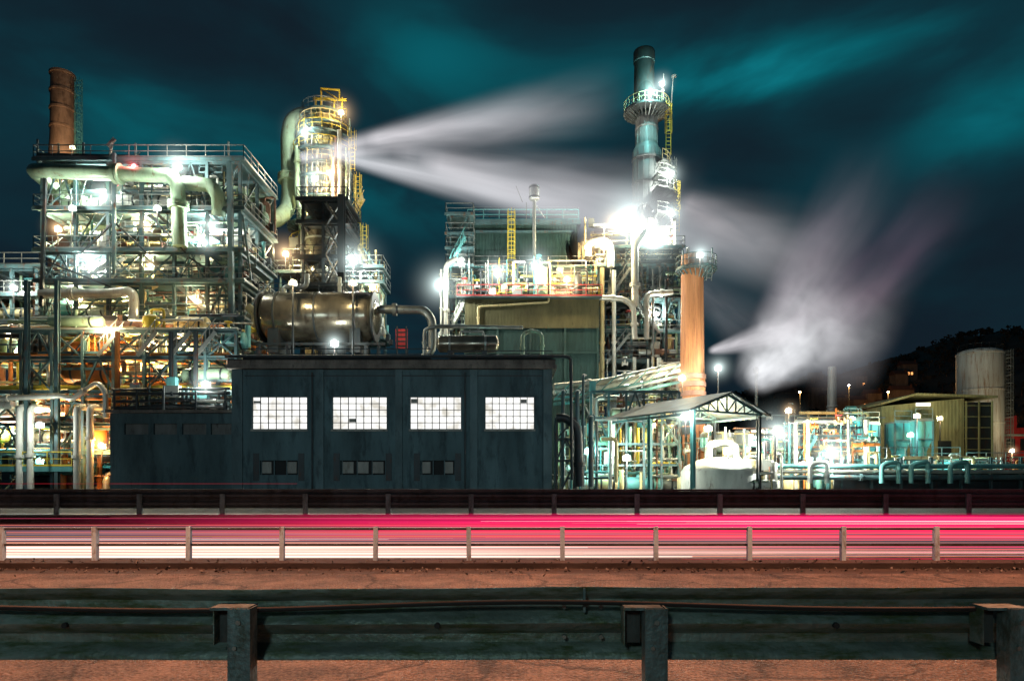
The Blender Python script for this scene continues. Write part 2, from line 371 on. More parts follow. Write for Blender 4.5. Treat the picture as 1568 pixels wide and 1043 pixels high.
mb.pipe([V(455,225,77.5),V(455,300,77.5),V(462,330,77),V(462,440,77)],.34,G,12)
mb.pipe([V(520,200,77),V(520,330,77),V(515,350,77),V(515,470,77)],.26,'clad',12)
for px,r_ in ((470,.12),(478,.1),(486,.18),(508,.1),(514,.14),(530,.1),(536,.16)): mb.pipe([V(px,R(190,240),77.2),V(px,R(300,420),77.2)],r_,random.choice(LM),8)
for px in (484,492,512,524): mb.beam(V(px,182,78.5),V(px,150,78.5),.14,'yellow')
mb.beam(V(480,152,78.5),V(531,154,78.5),.22,'yellow'); mb.beam(V(491,136,78.5),V(520,139,78.5),.16,'yellow')
mb.beam(V(492,152,78.5),V(492,136,78.5),.14,'yellow'); mb.beam(V(520,154,78.5),V(520,138,78.5),.14,'yellow'); mb.beam(V(493,137,78.5),V(519,153,78.5),.1,'yellow')
mb.rail(V(466,182,79),V(531,182,79),'yellow')
for a,b in ((182,216),(216,262),(262,312)):
    for px in (468,536): mb.beam(V(px,a,77),V(px,b,77),.1,'teal_steel')
    mb.beam(V(468,a,77),V(490,b,77),.08,'teal_steel')
mb.ladder(V(540,262,77),V(540,200,77),'yellow'); mb.ladder(V(548,345,76),V(548,268,76),'yellow'); mb.ladder(V(558,420,76),V(558,345,76),'yellow')
mb.stair(V(530,345,76),V(555,300,76),'cream'); mb.stair(V(560,400,76),V(530,350,76),'cream')
zs=[Z(p,70) for p in (310,345,398,440,520)]
frame(mb,X(464,70),X(526,70),70,76,zs,2,1,'dark_steel',w=.3,brace=1,deck='dark_steel',railm='dark_steel')
mb.ibeam((X(523,66),66,0),(X(523,66),66,Z(300,66)),.75,'dark_steel')
for a,b in ((310,345),(345,390),(390,435)): 
    mb.beam(V(500,a,69.5),V(523,b,66),.14,'dark_steel'); mb.beam(V(523,a,66),V(500,b,69.5),.14,'dark_steel')
mb.vessel(V(491,440,73),V(491,350,73),1.6,'drum_metal',20,'galv')
frame(mb,X(430,72),X(462,72),72,76,[Z(p,72) for p in (420,470,520)],2,1,'teal_steel',w=.2,brace=1)
frame(mb,X(528,72),X(580,72),72,76,[Z(p,72) for p in (412,436,520)],2,1,'teal_steel',w=.2,brace=1)
clutter(mb,X(528,72),X(578,72),72,76,Z(520,72),Z(380,72),36,LM)
clutter(mb,X(430,72),X(470,72),72,76,Z(520,72),Z(350,72),30,LM)
clutter(mb,X(466,76),X(540,76),76.5,77.5,Z(520,72),Z(210,72),30,LM,(.05,.14))
mb.beam(V(578,412,72),V(556,380,72),.12,'teal_steel')
mb.finish()
# ------------------------------------------------------------ horizontal drum behind the building
mb=MB('horizontal_drum'); Yd=58
mb.vessel(V(396,486,Yd),V(583,486,Yd),37/F*Yd,'drum_metal',36,None)
for px in (404,430,490,550,575):
    mb.tube(V(px-1.2,486,Yd),V(px+1.2,486,Yd),38/F*Yd,'dark_steel',36)
for px in (428,550):
    mb.box((X(px-8,Yd),Yd-1.6,Z(545,Yd)),(X(px+8,Yd),Yd+1.6,Z(508,Yd)),'dark_steel')
mb.pipe([V(435,452,Yd),V(435,440,Yd),V(470,440,Yd),V(470,420,Yd)],.22,'galv'); mb.pipe([V(520,450,Yd),V(520,425,Yd)],.16,'galv')
mb.pipe([V(582,474,Yd),V(650,475,Yd),V(662,490,Yd),V(662,535,Yd),V(650,548,Yd)],.36,'galv',14)
for px in (398,440,500,560,580): mb.beam(V(px,545,Yd-2),V(px,525,Yd-2),.2,'dark_steel')
mb.rail(V(396,450,Yd+1),V(580,450,Yd+1),'dark_steel',h=.9)
mb.beam(V(385,527,Yd-2.2),V(590,527,Yd-2.2),.2,'dark_steel')
mb.finish()
mb=MB('small_drum'); 
mb.vessel(V(668,527,56),V(765,527,56),13/F*56,'drum_metal',20,'galv')
for px in (690,742): mb.box((X(px-4,56),55.6,Z(548,56)),(X(px+4,56),56.4,Z(538,56)),'dark_steel')
mb.pipe([V(705,514,56),V(705,508,56),V(740,508,56),V(740,514,56)],.1,'galv')
mb.pipe([V(800,548,56),V(800,512,56),V(815,506,56),V(830,512,56),V(830,548,56)],.16,'green_pipe')
mb.pipe([V(650,548,56),V(650,505,56),V(668,500,56),V(800,502,60)],.16,'galv')
mb.finish()
mb=MB('red_sign_board')
mb.box((X(606,57),57,Z(534,57)),(X(624,57),57.1,Z(504,57)),'red_bright'); mb.beam(V(608,548,57),V(608,500,57),.12,'dark_steel'); mb.beam(V(622,548,57),V(622,500,57),.12,'dark_steel')
for i in range(4): mb.box((X(609,57),56.96,Z(531-i*7,57)),(X(621,57),56.99,Z(529-i*7,57)),'dark_steel')
mb.finish()
# ------------------------------------------------------------ control building
root=bpy.data.objects.new('industrial_brick_building',None); scene.collection.objects.link(root)
Yb=50; bx0=X(356,Yb); bx1=X(845,Yb); ztop=Z(566,Yb); D=5.0
wins=[(386,470),(509,592),(628,706),(743,818)]; wz0=Z(657,Yb); wz1=Z(608,Yb)
mb=MB('walls')
def wall_with_holes(mb,x0,x1,y,z0,z1,holes,mat,t=.35):
    za=holes[0][2]; zb=holes[0][3]
    mb.box((x0,y,z0),(x1,y+t,za),mat); mb.box((x0,y,zb),(x1,y+t,z1),mat)
    e=[x0]+[v for h in holes for v in h[:2]]+[x1]
    for i in range(0,len(e),2): mb.box((e[i],y,za),(e[i+1],y+t,zb),mat)
lz0=Z(727,Yb); lz1=Z(705,Yb)
lw=[(398,456),(521,590),(644,696)]
H1=[(X(a,Yb),X(b,Yb),wz0,wz1) for a,b in wins]; H2=[(X(a,Yb),X(b,Yb),lz0,lz1) for a,b in lw]
zmid=Z(680,Yb)
wall_with_holes(mb,bx0,bx1,Yb,zmid,ztop,H1,'wall_teal'); wall_with_holes(mb,bx0,bx1,Yb,0,zmid,H2,'wall_teal')
mb.box((bx1-.35,Yb+.36,0),(bx1,Yb+D,ztop),'wall_teal'); mb.box((bx0,Yb+.36,0),(bx0+.35,Yb+D,ztop),'wall_teal'); mb.box((bx0,Yb+D,0),(bx1,Yb+D+.3,ztop),'wall_teal')
for a,b in ((356,372),(484,496),(606,616),(720,731),(832,845)):
    mb.box((X(a,Yb)-.003,Yb-.14,0),(X(b,Yb)+.003,Yb-.002,ztop-.02),'wall_pil')
for a,b in lw: mb.box((X(a-10,Yb),Yb-.05,Z(736,Yb)),(X(a-1,Yb),Yb-.004,Z(694,Yb)),'dark_steel'); mb.box((X(b+1,Yb),Yb-.05,Z(736,Yb)),(X(b+10,Yb),Yb-.004,Z(694,Yb)),'dark_steel')
for px in (478,712): mb.tube(V(px,570,49.85),(X(px,49.85),49.85,0),.05,'dark_steel')
mb.box((X(375,Yb),Yb-.05,ztop-.5),(X(830,Yb),Yb-.004,ztop-.42),'dark_steel')
lx0=X(165,Yb); lzt=Z(632,Yb)
H=[(X(a,Yb),X(b,Yb),Z(665,Yb),Z(648,Yb)) for a,b in ((187,224),(232,268),(276,313),(320,352))]
wall_with_holes(mb,lx0,bx0-.01,Yb+.3,0,lzt,H,'wall_teal')
mb.box((lx0,Yb+.66,0),(lx0+.3,Yb+D,lzt),'wall_teal')
mb.box((lx0-.2,Yb,lzt),(bx0-.01,Yb+D,lzt+.22),'parapet')
mb.finish(root)
mb=MB('roof')
mb.box((X(350,Yb),Yb-.55,ztop),(X(852,Yb),Yb+D+.4,ztop+.28),'parapet')
mb.box((X(352,Yb),Yb-.42,ztop+.28),(X(850,Yb),Yb+D+.3,ztop+.62),'parapet')
mb.box((X(352,Yb),Yb-.45,ztop+.62),(X(850,Yb),Yb+D+.33,ztop+.70),'black')
mb.pipe([V(345,546,49.3),V(862,546,49.3),V(874,548,49.3),V(876,735,49.3)],.12,'dark_steel',10)
mb.rail(V(372,550,50.5),V(660,550,50.5),'dark_steel',h=.75); mb.rail(V(690,550,50.5),V(845,550,50.5),'dark_steel',h=.6)
for py,rr in ((625,.16),(615,.12),(604,.14),(597,.1)):
    mb.pipe([V(172,py,51),V(352,py-2,51)],rr,'dark_steel',10)
clutter(mb,X(175,51),X(350,51),50.8,52.5,Z(630,51),Z(592,51),26,['dark_steel','dark_steel','galv','teal_steel'],(.05,.18))
for px in (175,210,250,300,345): mb.beam(V(px,632,50.8),V(px,598,50.8),.14,'dark_steel')
mb.finish(root)
mb=MB('windows')
for a,b in wins:
    xa=X(a,Yb);xb=X(b,Yb)
    mb.box((xa,Yb+.22,wz0),(xb,Yb+.26,wz1),'lit_window')
    mb.box((xa-.08,Yb-.1,wz0-.16),(xb+.08,Yb+.2,wz0),'vent_frame')
    for i in range(8): 
        x=xa+(xb-xa)*i/7; w=.026; mb.box((x-w,Yb+.13,wz0),(x+w,Yb+.2,wz1),'black')
    for i in range(6):
        z=wz0+(wz1-wz0)*i/5; mb.box((xa,Yb+.12,z-.024),(xb,Yb+.127,z+.024),'black')
    i=random.randrange(7); j=random.randrange(5); x=xa+(xb-xa)*i/7; z=wz0+(wz1-wz0)*j/5
    mb.box((x+.04,Yb+.2,z+.05),(x+(xb-xa)/7-.04,Yb+.21,z+(wz1-wz0)/5*R(.4,.8)),'vent_frame')
for j,(a,b) in enumerate(lw):
    xa=X(a,Yb);xb=X(b,Yb); mb.box((xa,Yb+.2,lz0),(xb,Yb+.25,lz1),'black')
    n=3
    for i in range(n):
        x=xa+(xb-xa)*(i+.5)/n; w=(xb-xa)/n*.36
        if not(j!=1 and i==1): mb.box((x-w,Yb+.12,lz0+.12),(x+w,Yb+.18,lz1-.1),'vent_frame')
        mb.box((x-w-.06,Yb+.08,lz0),(x-w,Yb+.2,lz1),'wall_pil')
for h in H: mb.box((h[0],Yb+.5,h[2]),(h[1],Yb+.55,h[3]),'concrete')
mb.finish(root)
# ------------------------------------------------------------ building side pipes
mb=MB('side_pipework')
for px,r,py in ((851,.1,640),(862,.14,600),(884,.16,600),(893,.1,575),(905,.2,640)):
    mb.pipe([V(px,745,50.5),V(px,py,50.5),V(px+4,py,54)],r,random.choice(['galv','teal_steel']))
mb.pipe([V(852,640,49.8),V(866,640,49.8),V(885,655,49.8),V(888,745,49.8)],.32,'dark_steel',14)
frame(mb,X(852,50),X(882,50),50,52,[Z(p,50) for p in (640,672,705)],1,1,'dark_steel',w=.14,brace=1,decks=False)
clutter(mb,X(852,53),X(945,53),53,60,0,Z(640,53),70,LM+['teal_light'],(.05,.22))
clutter(mb,X(900,58),X(1045,58),58,66,0,Z(600,58),130,LM+['teal_light','yellow'],(.05,.24))
clutter(mb,X(930,58),X(1045,58),58,62,Z(650,58),Z(600,58),40,LM,(.05,.2))
frame(mb,X(905,57),X(1040,57),57,64,[Z(p,57) for p in (600,640,680,712)],5,1,'teal_steel',w=.2,brace=.7,decks=False)
for k in range(4):
    o=k*9; mb.pipe([V(848,592+o,62),V(925,584+o,64),V(1040,558+o,66)],.28-.04*k,['clad','white_pipe','galv','teal_light'][k],12)
mb.beam(V(848,612,61.5),V(1040,576,65.5),.15,'teal_light'); 
for i in range(8):
    a=i/8; b=(i+1)/8
    mb.beam(V(848+192*a,612-36*a,61.5+4*a),V(848+192*b,594-36*b,61.5+4*b),.09,'teal_light')
mb.finish()
# ------------------------------------------------------------ boiler house
root=bpy.data.objects.new('boiler_house',None); scene.collection.objects.link(root)
mb=MB('cladding'); Yh=78
mb.box((X(722,Yh),Yh,Z(470,Yh)),(X(884,Yh),Yh+9,Z(340,Yh)),'boiler_corr')
mb.box((X(716,Yh),Yh-.3,Z(345,Yh)),(X(889,Yh),Yh+9.3,Z(338,Yh)),'teal_steel')
Yh2=74
mb.box((X(712,Yh2),Yh2,0),(X(917,Yh2),Yh2+12,Z(503,Yh2)),'boiler_corr')
mb.box((X(712,Yh2),Yh2-.15,Z(503,Yh2)),(X(917,Yh2),Yh2+12.1,Z(458,Yh2)),'olive_corr')
for px in (712,762,812,865,915): mb.beam((X(px,Yh2),Yh2-.12,0),(X(px,Yh2),Yh2-.12,Z(503,Yh2)),.18,'boiler_green')
mb.beam(V(712,540,Yh2-.1),V(917,540,Yh2-.1),.2,'boiler_green')
mb.pipe([V(732,500,73.6),V(732,470,73.6),V(840,463,73.6),V(840,455,73.6)],.12,'cream')
mb.finish(root)
mb=MB('platforms')
zd=Z(457,73.5)
mb.box((X(700,73),73,zd),(X(922,73),78,zd+.12),'teal_steel'); mb.rail((X(700,73),73,zd+.12),(X(922,73),73,zd+.12),'red_paint',h=1.2,w=.06)
z2=Z(412,77); mb.box((X(700,76),76.4,z2),(X(915,76),77.8,z2+.1),'teal_light'); mb.rail((X(700,76.3),76.3,z2+.1),(X(915,76.3),76.3,z2+.1),'galv')
for px in (722,750,790,835,880): mb.beam(V(px,457,75),V(px,412,75),.2,'teal_steel')
mb.rail((X(716,78),77.9,Z(338,78)),(X(886,78),77.9,Z(338,78)),'teal_light',h=1.2,w=.07)
mb.rail(V(722,333,82),V(886,333,82),'teal_steel',h=1.2,w=.06)
clutter(mb,X(705,74),X(915,74),73.6,77,zd+.1,z2+.3,110,LM+['teal_light','yellow'],(.05,.16))
mb.ladder(V(783,456,76),V(783,322,76),'yellow',w=.8)
mb.tube(V(818,410,76),V(818,308,76),.2,'galv',12); mb.vessel(V(818,309,76),V(818,283,76),.6,'galv',16)
mb.beam(V(818,312,76),V(835,335,78),.07,'galv'); mb.beam(V(800,310,76),V(790,285,76),.07,'galv'); mb.beam(V(806,336,76),V(806,310,76),.07,'galv')
mb.box((X(835,79),79,Z(338,79)),(X(884,79),82,Z(325,79)),'boiler_green')
mb.box((X(728,77.6),77.6,Z(356,77.6)),(X(880,77.6),77.9,Z(353,77.6)),'teal_steel')
mb.beam(V(862,338,78),V(864,322,78),.12,'galv')
frame(mb,X(690,75),X(718,75),75,79,[Z(p,75) for p in (332,362,384,410,458,502)],1,1,'teal_steel',w=.2,brace=1,railm='galv')
mb.stair(V(690,505,74),V(712,458,74),'white_pipe'); mb.stair(V(688,410,74),V(712,362,74),'teal_light')
mb.pipe([V(683,520,73),V(683,405,73),V(700,395,73)],.25,'clad',12)
clutter(mb,X(672,75),X(712,75),74.5,78,Z(530,75),Z(415,75),45,LM)
mb.finish(root)
# ------------------------------------------------------------ main stack
mb=MB('tall_stack'); Ys=84; cx=X(990,Ys); k=Ys/F
def zp(p): return Z(p,Ys)
mb.lathe((cx,Ys,0),[(26*k,0),(25*k,zp(420)),(22*k,zp(330)),(21*k,zp(232)),(20*k,zp(231)),(17*k,zp(224)),(16.5*k,zp(182)),(15*k,zp(176))],'stack_grey',16)
cxt=cx-.3
mb.lathe((cxt,Ys,0),[(15.5*k,zp(180)),(15.5*k,zp(124)),(15*k,zp(98)),(16.3*k,zp(97)),(16.3*k,zp(82)),(15.5*k,zp(80)),(13.5*k,zp(80)),(13.5*k,zp(90))],'stack_top',32)
for p in (200,248,285,320): mb.lathe((cx,Ys,zp(p)),[(20.5*k if p>230 else 16.6*k,0),(22.5*k if p>230 else 17.4*k,.04),(22.5*k if p>230 else 17.4*k,.25),(20.5*k if p>230 else 16.6*k,.3)],'stack_grey',32)
for i in range(16):
    a=i/16*2*math.pi
    mb.beam((cx+math.cos(a)*16.9*k,Ys+math.sin(a)*16.9*k,zp(222)),(cx+math.cos(a)*16.7*k,Ys+math.sin(a)*16.7*k,zp(184)),.06,'stack_grey')
    mb.beam((cx+math.cos(a)*22.3*k,Ys+math.sin(a)*22.3*k,zp(330)),(cx+math.cos(a)*21.2*k,Ys+math.sin(a)*21.2*k,zp(234)),.06,'stack_grey')
mb.ringplat((cx,Ys,zp(172)),16*k,35*k,'galv','cream',24)
mb.ringplat((cx,Ys,zp(172)+.05),15*k,24*k,'galv','galv',24)
mb.ladder((cx+32*k,Ys-.5,zp(240)),(cx+32*k,Ys-.5,zp(160)),'yellow',w=.6)
mb.ringplat((cx,Ys,zp(256)),20*k,36*k,'galv','cream',20,-60,70)
for p in (283,302,340): mb.ringplat((cx,Ys,zp(p)),20*k,46*k,'galv','galv',20,-80,20)
mb.ladder((cx+38*k,Ys-1,zp(300)),(cx+38*k,Ys-1,zp(250)),'galv',w=.6); mb.ladder((cx+43*k,Ys-1,zp(360)),(cx+43*k,Ys-1,zp(285)),'yellow',w=.6)
mb.beam((cx+35*k,Ys-1,zp(165)),(cx+38*k,Ys-1,zp(122)),.12,'galv'); mb.beam((cx+22*k,Ys-1.5,zp(165)),(cx+22*k,Ys-1.5,zp(125)),.1,'galv')
mb.beam((cx+36*k,Ys-1,zp(126)),(cx+42*k,Ys-1,zp(124)),.3,'galv')
mb.finish()
mb=MB('stack_service_structure')
zs=[Z(p,76) for p in (382,410,462,510,555)]
frame(mb,X(918,76),X(1040,76),76,82,zs,5,1,'teal_steel',w=.26,brace=.8,railm='galv')
zz=sorted(zs)
for i in range(4): clutter(mb,X(918,76),X(1040,76),75.6,81,zz[i]+.2,zz[i+1],50,LM); lattice(mb,X(918,76),X(1040,76),75.4,zz[i],zz[i+1],8,'dark_steel')
clutter(mb,X(895,76),X(1035,76),76,81,zz[-1]+.1,zz[-1]+3.6,50,['clad','white_pipe','cream'],(.08,.3))
clutter(mb,X(915,75),X(1040,75),72,76,3,zz[0],70,LM)
mb.pipe([V(972,470,74.5),V(972,375,74.5),V(985,358,74.5),V(990,350,76)],.42,'clad',14)
mb.pipe([V(900,395,74.5),V(900,372,75),V(925,368,75),V(935,378,75),V(935,410,75)],.4,'clad',14)
mb.pipe([V(990,520,74.6),V(990,450,74.6),V(1030,448,74.6)],.3,'clad',12)
mb.pipe([V(918,456,74),V(955,458,74),V(970,470,74),V(972,520,74)],.3,'clad',12)
for px in (922,940,1000,1020): mb.pipe([V(px,600,74.8),V(px,R(400,430),74.8)],R(.12,.25),random.choice(LM),10)
mb.stair(V(930,555,75),V(965,510,75),'galv'); mb.stair(V(1010,510,75),V(975,462,75),'galv'); mb.stair(V(930,462,75),V(965,410,75),'galv')
for a in range(5): mb.box((X(885+a*6,77),77,Z(398,77)),(X(889+a*6,77),77.3,Z(372-a*2,77)),'cream')
mb.finish()
# ------------------------------------------------------------ orange stack
mb=MB('orange_stack'); Yo=69; cx=X(1060,Yo); k=Yo/F
def zp(p): return Z(p,Yo)
mb.lathe((cx,Yo,0),[(20*k,0),(19*k,zp(575)),(18*k,zp(570)),(16.5*k,zp(418)),(16.5*k,zp(392)),(15*k,zp(392)),(15*k,zp(398))],'orange_stack',32)
for p in (608,594,582): mb.lathe((cx,Yo,zp(p)),[(19*k,0),(20.5*k,.04),(20.5*k,.5),(19*k,.55)],'brick_band',32)
mb.ringplat((cx+.4,Yo,zp(412)),15*k,31*k,'teal_steel','teal_steel',20)
mb.tube((cx+26*k,Yo-1,zp(412)),(cx+26*k,Yo-1,zp(385)),.08,'teal_steel'); mb.beam((cx-18*k,Yo-1,zp(412)),(cx-18*k,Yo-1,zp(388)),.12,'teal_steel')
mb.ladder((cx+20*k,Yo-1.2,zp(435)),(cx+24*k,Yo-1.2,zp(400)),'galv')
mb.finish()
mb=MB('vent_pole'); mb.tube(V(1158,640,72),V(1158,572,72),.16,'dark_steel'); mb.lathe(V(1158,574,72),[(.16,0),(.3,.2),(.3,.6),(.16,.8)],'dark_steel',12); mb.finish()
mb=MB('white_chimney'); mb.lathe(V(1274,650,92),[(.65,0),(.55,Z(562,92)-Z(650,92)),(.42,Z(562,92)-Z(650,92)),(.42,Z(562,92)-Z(650,92)-.5)],'stack_grey',16)
mb.lathe(V(1274,625,92),[(.6,0),(.75,.1),(.75,.3),(.6,.4)],'stack_grey',16); mb.finish()
# ------------------------------------------------------------ canopy
mb=MB('canopy_shelter')
A=V(1113,735,50); A.z=0
mb.M=Matrix.Translation(A)@Matrix.Rotation(math.radians(30),4,'Z')
hw=3.7; ze=Z(632,50); za=Z(604,50); Lc=9
for yy in (0,Lc*.5,Lc):
    for sx in (-hw+.3,hw-.3):
        mb.ibeam((sx,yy,0),(sx,yy,ze),.3,'teal_light' if sx<0 else 'dark_steel')
    mb.beam((-hw,yy,ze),(hw,yy,ze),.14,'teal_steel'); mb.beam((-hw,yy,ze),(0,yy,za-.05),.16,'teal_steel'); mb.beam((hw,yy,ze),(0,yy,za-.05),.16,'teal_steel')
    for i in range(-3,4):
        x=i*hw/4; zz_=ze+(za-ze)*(1-abs(x)/hw); mb.beam((x,yy+.01,ze),(x,yy+.01,zz_),.08,'teal_steel')
        x2=(i+ (1 if i<0 else -1))*hw/4
        if i!=0: mb.beam((x,yy-.01,ze+(za-ze)*(1-abs(x)/hw)),(x2,yy-.01,ze),.07,'teal_steel')
for sx in (-1,1):
    vs=[(0,-.5,za+.05),(sx*(hw+.5),-.5,ze-.1),(sx*(hw+.5),Lc+.5,ze-.1),(0,Lc+.5,za+.05)]
    vs+=[(x,y,z+.12) for x,y,z in vs]
    mb.add(vs,[(0,1,2,3),(7,6,5,4),(0,4,5,1),(1,5,6,2),(2,6,7,3),(3,7,4,0)],'roof_sheet')
for xx in (-hw+.3,hw-.3): mb.beam((xx,0,ze-.2),(xx,Lc,ze-.2),.16,'teal_steel')
mb.M=None
mb.finish()
mb=MB('white_storage_tank')
mb.lathe(V(1100,760,54),[(2.9,0),(2.9,Z(722,54)-Z(760,54)),(2.6,Z(714,54)-Z(760,54)),(1.6,Z(704,54)-Z(760,54)),(.4,Z(700,54)-Z(760,54)),(.01,Z(700,54)-Z(760,54))],'white_pipe',28)
mb.pipe([V(1085,702,53.8),V(1085,680,53.8),V(1125,678,53.8),V(1130,740,53.8)],.3,'clad',12)
clutter(mb,X(1050,56),X(1180,56),55,62,.2,Z(655,56),90,LM+['teal_light','orange_pipe'],(.05,.22))
clutter(mb,X(1060,52),X(1180,52),51.5,54,.2,Z(700,52),24,LM,(.05,.15))
mb.vessel(V(1070,675,60),V(1150,680,60),.9,'white_pipe')
mb.finish()
# ------------------------------------------------------------ right plant area
mb=MB('pump_yard_pipework')
clutter(mb,X(1185,60),X(1330,60),58,72,.2,Z(645,60),190,LM+['teal_light','orange_pipe'],(.05,.22))
clutter(mb,X(1330,64),X(1620,64),58,66,.2,Z(702,64),140,LM+['teal_light','teal_steel','orange_pipe','red_paint'],(.05,.2))
clutter(mb,X(1185,74),X(1340,74),72,78,.2,Z(628,74),90,LM+['orange_pipe'],(.05,.18))
frame(mb,X(1195,62),X(1320,62),62,70,[Z(p,62) for p in (655,685,715)],4,1,'teal_steel',w=.2,brace=.7,decks=False)
for py,r,m in ((714,.2,'teal_light'),(722,.16,'clad'),(731,.22,'teal_steel')):
    mb.pipe([V(1190,py,57),V(1640,py,57)],r,m,12)
for px in range(1200,1620,46):
    mb.ibeam((X(px,57),57.4,0),(X(px,57),57.4,Z(700,57)),.22,'teal_steel')
for px in (1240,1350,1395,1455): mb.pipe([V(px,740,56.5),V(px,712,56.5),V(px+14,708,56.5),V(px+26,708,56.5),V(px+26,740,56.5)],.2,random.choice(['clad','galv','teal_light']),12)
for x0_,x1_,py in ((1215,1310,668),(1330,1470,704),(1480,1600,712)):
    mb.rail(V(x0_,py,61),V(x1_,py,61),'galv'); mb.beam(V(x0_,py,61),V(x1_,py,61),.15,'teal_steel')
mb.stair(V(1215,735,60),V(1250,668,60),'teal_light')
mb.box((X(1285,57),57.8,0),(X(1640,57),58,Z(722,57)),'dark_steel')
mb.finish()
def hopper(px0,px1,py0,py1,Yy):
    mb=MB('dust_hopper'); xa=X(px0,Yy);xb=X(px1,Yy); zt=Z(py0,Yy); zm=Z(py0+(py1-py0)*.45,Yy); z0=Z(py1,Yy); m=(xa+xb)/2; w=(xb-xa)
    mb.box((xa,Yy,zm),(xb,Yy+w,zt),'teal_light'); mb.box((xa-.1,Yy-.1,zt),(xb+.1,Yy+w+.1,zt+.15),'galv')
    q=w*.28; vs=[(xa,Yy,zm),(xb,Yy,zm),(xb,Yy+w,zm),(xa,Yy+w,zm),(m-q,Yy+w/2-q,z0+1),(m+q,Yy+w/2-q,z0+1),(m+q,Yy+w/2+q,z0+1),(m-q,Yy+w/2+q,z0+1)]
    mb.add(vs,[(0,1,5,4),(1,2,6,5),(2,3,7,6),(3,0,4,7),(4,5,6,7)],'teal_light')
    mb.box((m-q,Yy+w/2-q,0),(m+q,Yy+w/2+q,z0+1),'teal_light')
    for x in (xa,xb): mb.beam((x,Yy,0),(x,Yy,zt),.16,'teal_steel'); mb.beam((x,Yy+w,0),(x,Yy+w,zt),.16,'teal_steel')
    mb.beam((xa,Yy-.05,zm),(xb,Yy-.05,zm),.15,'teal_steel'); mb.beam((m,Yy-.05,zm),(m,Yy-.05,zt),.1,'teal_steel'); mb.rail((xa,Yy,zt+.15),(xb,Yy,zt+.15),'galv')
    mb.finish()
hopper(1292,1318,645,705,68); hopper(1322,1346,650,708,69); hopper(1370,1396,648,706,69); hopper(1402,1428,645,706,68)
root=bpy.data.objects.new('equipment_shed',None); scene.collection.objects.link(root)
mb=MB('walls'); Yq=76
xa=X(1350,Yq);xb=X(1476,Yq); zt=Z(610,Yq); zb=0
vs=[(xa,Yq,zb),(xb,Yq,zb),(xb,Yq+12,zb),(xa,Yq+12,zb),(xa,Yq,Z(622,Yq)),(xb,Yq,zt),(xb,Yq+12,zt),(xa,Yq+12,Z(622,Yq))]
mb.add(vs,[(0,1,5,4),(1,2,6,5),(2,3,7,6),(3,0,4,7),(4,5,6,7)],'shed_corr')
mb.box((xb,Yq+.2,zb),(X(1522,Yq),Yq+12,zt-.4),'dark_steel')
for i in range(6):
    z=Z(705,Yq)+i*(zt-.8-Z(705,Yq))/5; mb.beam((xb+.1,Yq+.12,z),(X(1520,Yq),Yq+.12,z),.08,'shed_corr')
for px in (1480,1500,1520): mb.beam((X(px,Yq),Yq+.1,0),(X(px,Yq),Yq+.1,zt-.3),.15,'shed_corr')
mb.finish(root)
mb=MB('roof'); 
vs=[(xa-.3,Yq-.4,Z(621,Yq)),(X(1400,Yq),Yq-.4,Z(606,Yq)),(X(1524,Yq),Yq-.4,zt+.02),(X(1524,Yq),Yq+12,zt+.02),(X(1400,Yq),Yq+12,Z(606,Yq)),(xa-.3,Yq+12,Z(621,Yq))]
vs+=[(x,y,z+.25) for x,y,z in vs]
mb.add(vs,[(5,4,1,0),(4,3,2,1),(6,7,10,11),(7,8,9,10),(0,1,7,6),(1,2,8,7),(2,3,9,8),(3,4,10,9),(4,5,11,10),(5,0,6,11)],'shed_corr')
mb.finish(root)
mb=MB('wall_light_panel'); mb.box((X(1402,Yq),Yq-.12,Z(622,Yq)),(X(1424,Yq),Yq-.01,Z(617,Yq)),'tube_glow'); mb.finish(root)
mb=MB('door'); mb.box((X(1436,Yq),Yq-.06,0),(X(1456,Yq),Yq-.01,Z(675,Yq)),'dark_steel'); mb.finish(root)
mb=MB('storage_silo'); Yt=92; k=Yt/F
mb.lathe((X(1500,Yt),Yt,0),[(31*k,0),(31*k,Z(550,Yt)),(31*k,Z(543,Yt)),(29*k,Z(539,Yt)),(20*k,Z(536,Yt)),(.01,Z(534,Yt))],'tank_white',36)
for p in (545,600,650): mb.lathe((X(1500,Yt),Yt,Z(p,Yt)),[(31*k,0),(31.6*k,.03),(31.6*k,.25),(31*k,.28)],'tank_white',36)
mb.ladder((X(1527,Yt),Yt-2,3),(X(1527,Yt),Yt-2,Z(540,Yt)),'galv',side=(.7,-.7,0))
for a in range(0,360,20):
    c=Vector((X(1500,Yt)+math.cos(math.radians(a))*29*k,Yt+math.sin(math.radians(a))*29*k,Z(540,Yt)))
    c2=Vector((X(1500,Yt)+math.cos(math.radians(a+20))*29*k,Yt+math.sin(math.radians(a+20))*29*k,Z(540,Yt)))
    mb.beam(c,c+Vector((0,0,.9)),.04,'dark_steel'); mb.beam(c+Vector((0,0,.9)),c2+Vector((0,0,.9)),.04,'dark_steel')
mb.finish()
mb=MB('red_depot_building')
xr=X(1534,95); mb.box((xr,95,0),(X(1640,95),103,Z(655,95)),'red_bright')
vs=[(xr,94.9,Z(655,95)),(X(1556,95),94.9,Z(655,95)),(X(1556,95),99,Z(655,95)),(xr,99,Z(655,95)),(xr,94.9,Z(640,95)),(X(1556,95),94.9,Z(636,95)),(X(1556,95),99,Z(636,95)),(xr,99,Z(640,95))]
mb.add(vs,[(0,1,5,4),(1,2,6,5),(2,3,7,6),(3,0,4,7),(4,5,6,7)],'red_bright')
for i in range(5): mb.box((xr+.6+i*1.9,94.8,Z(690,95)),(xr+1.7+i*1.9,94.95,Z(672,95)),'dark_steel')
mb.box((xr-.1,94.75,Z(668,95)),(X(1640,95),94.98,Z(665,95)),'white_pipe')
mb.finish()
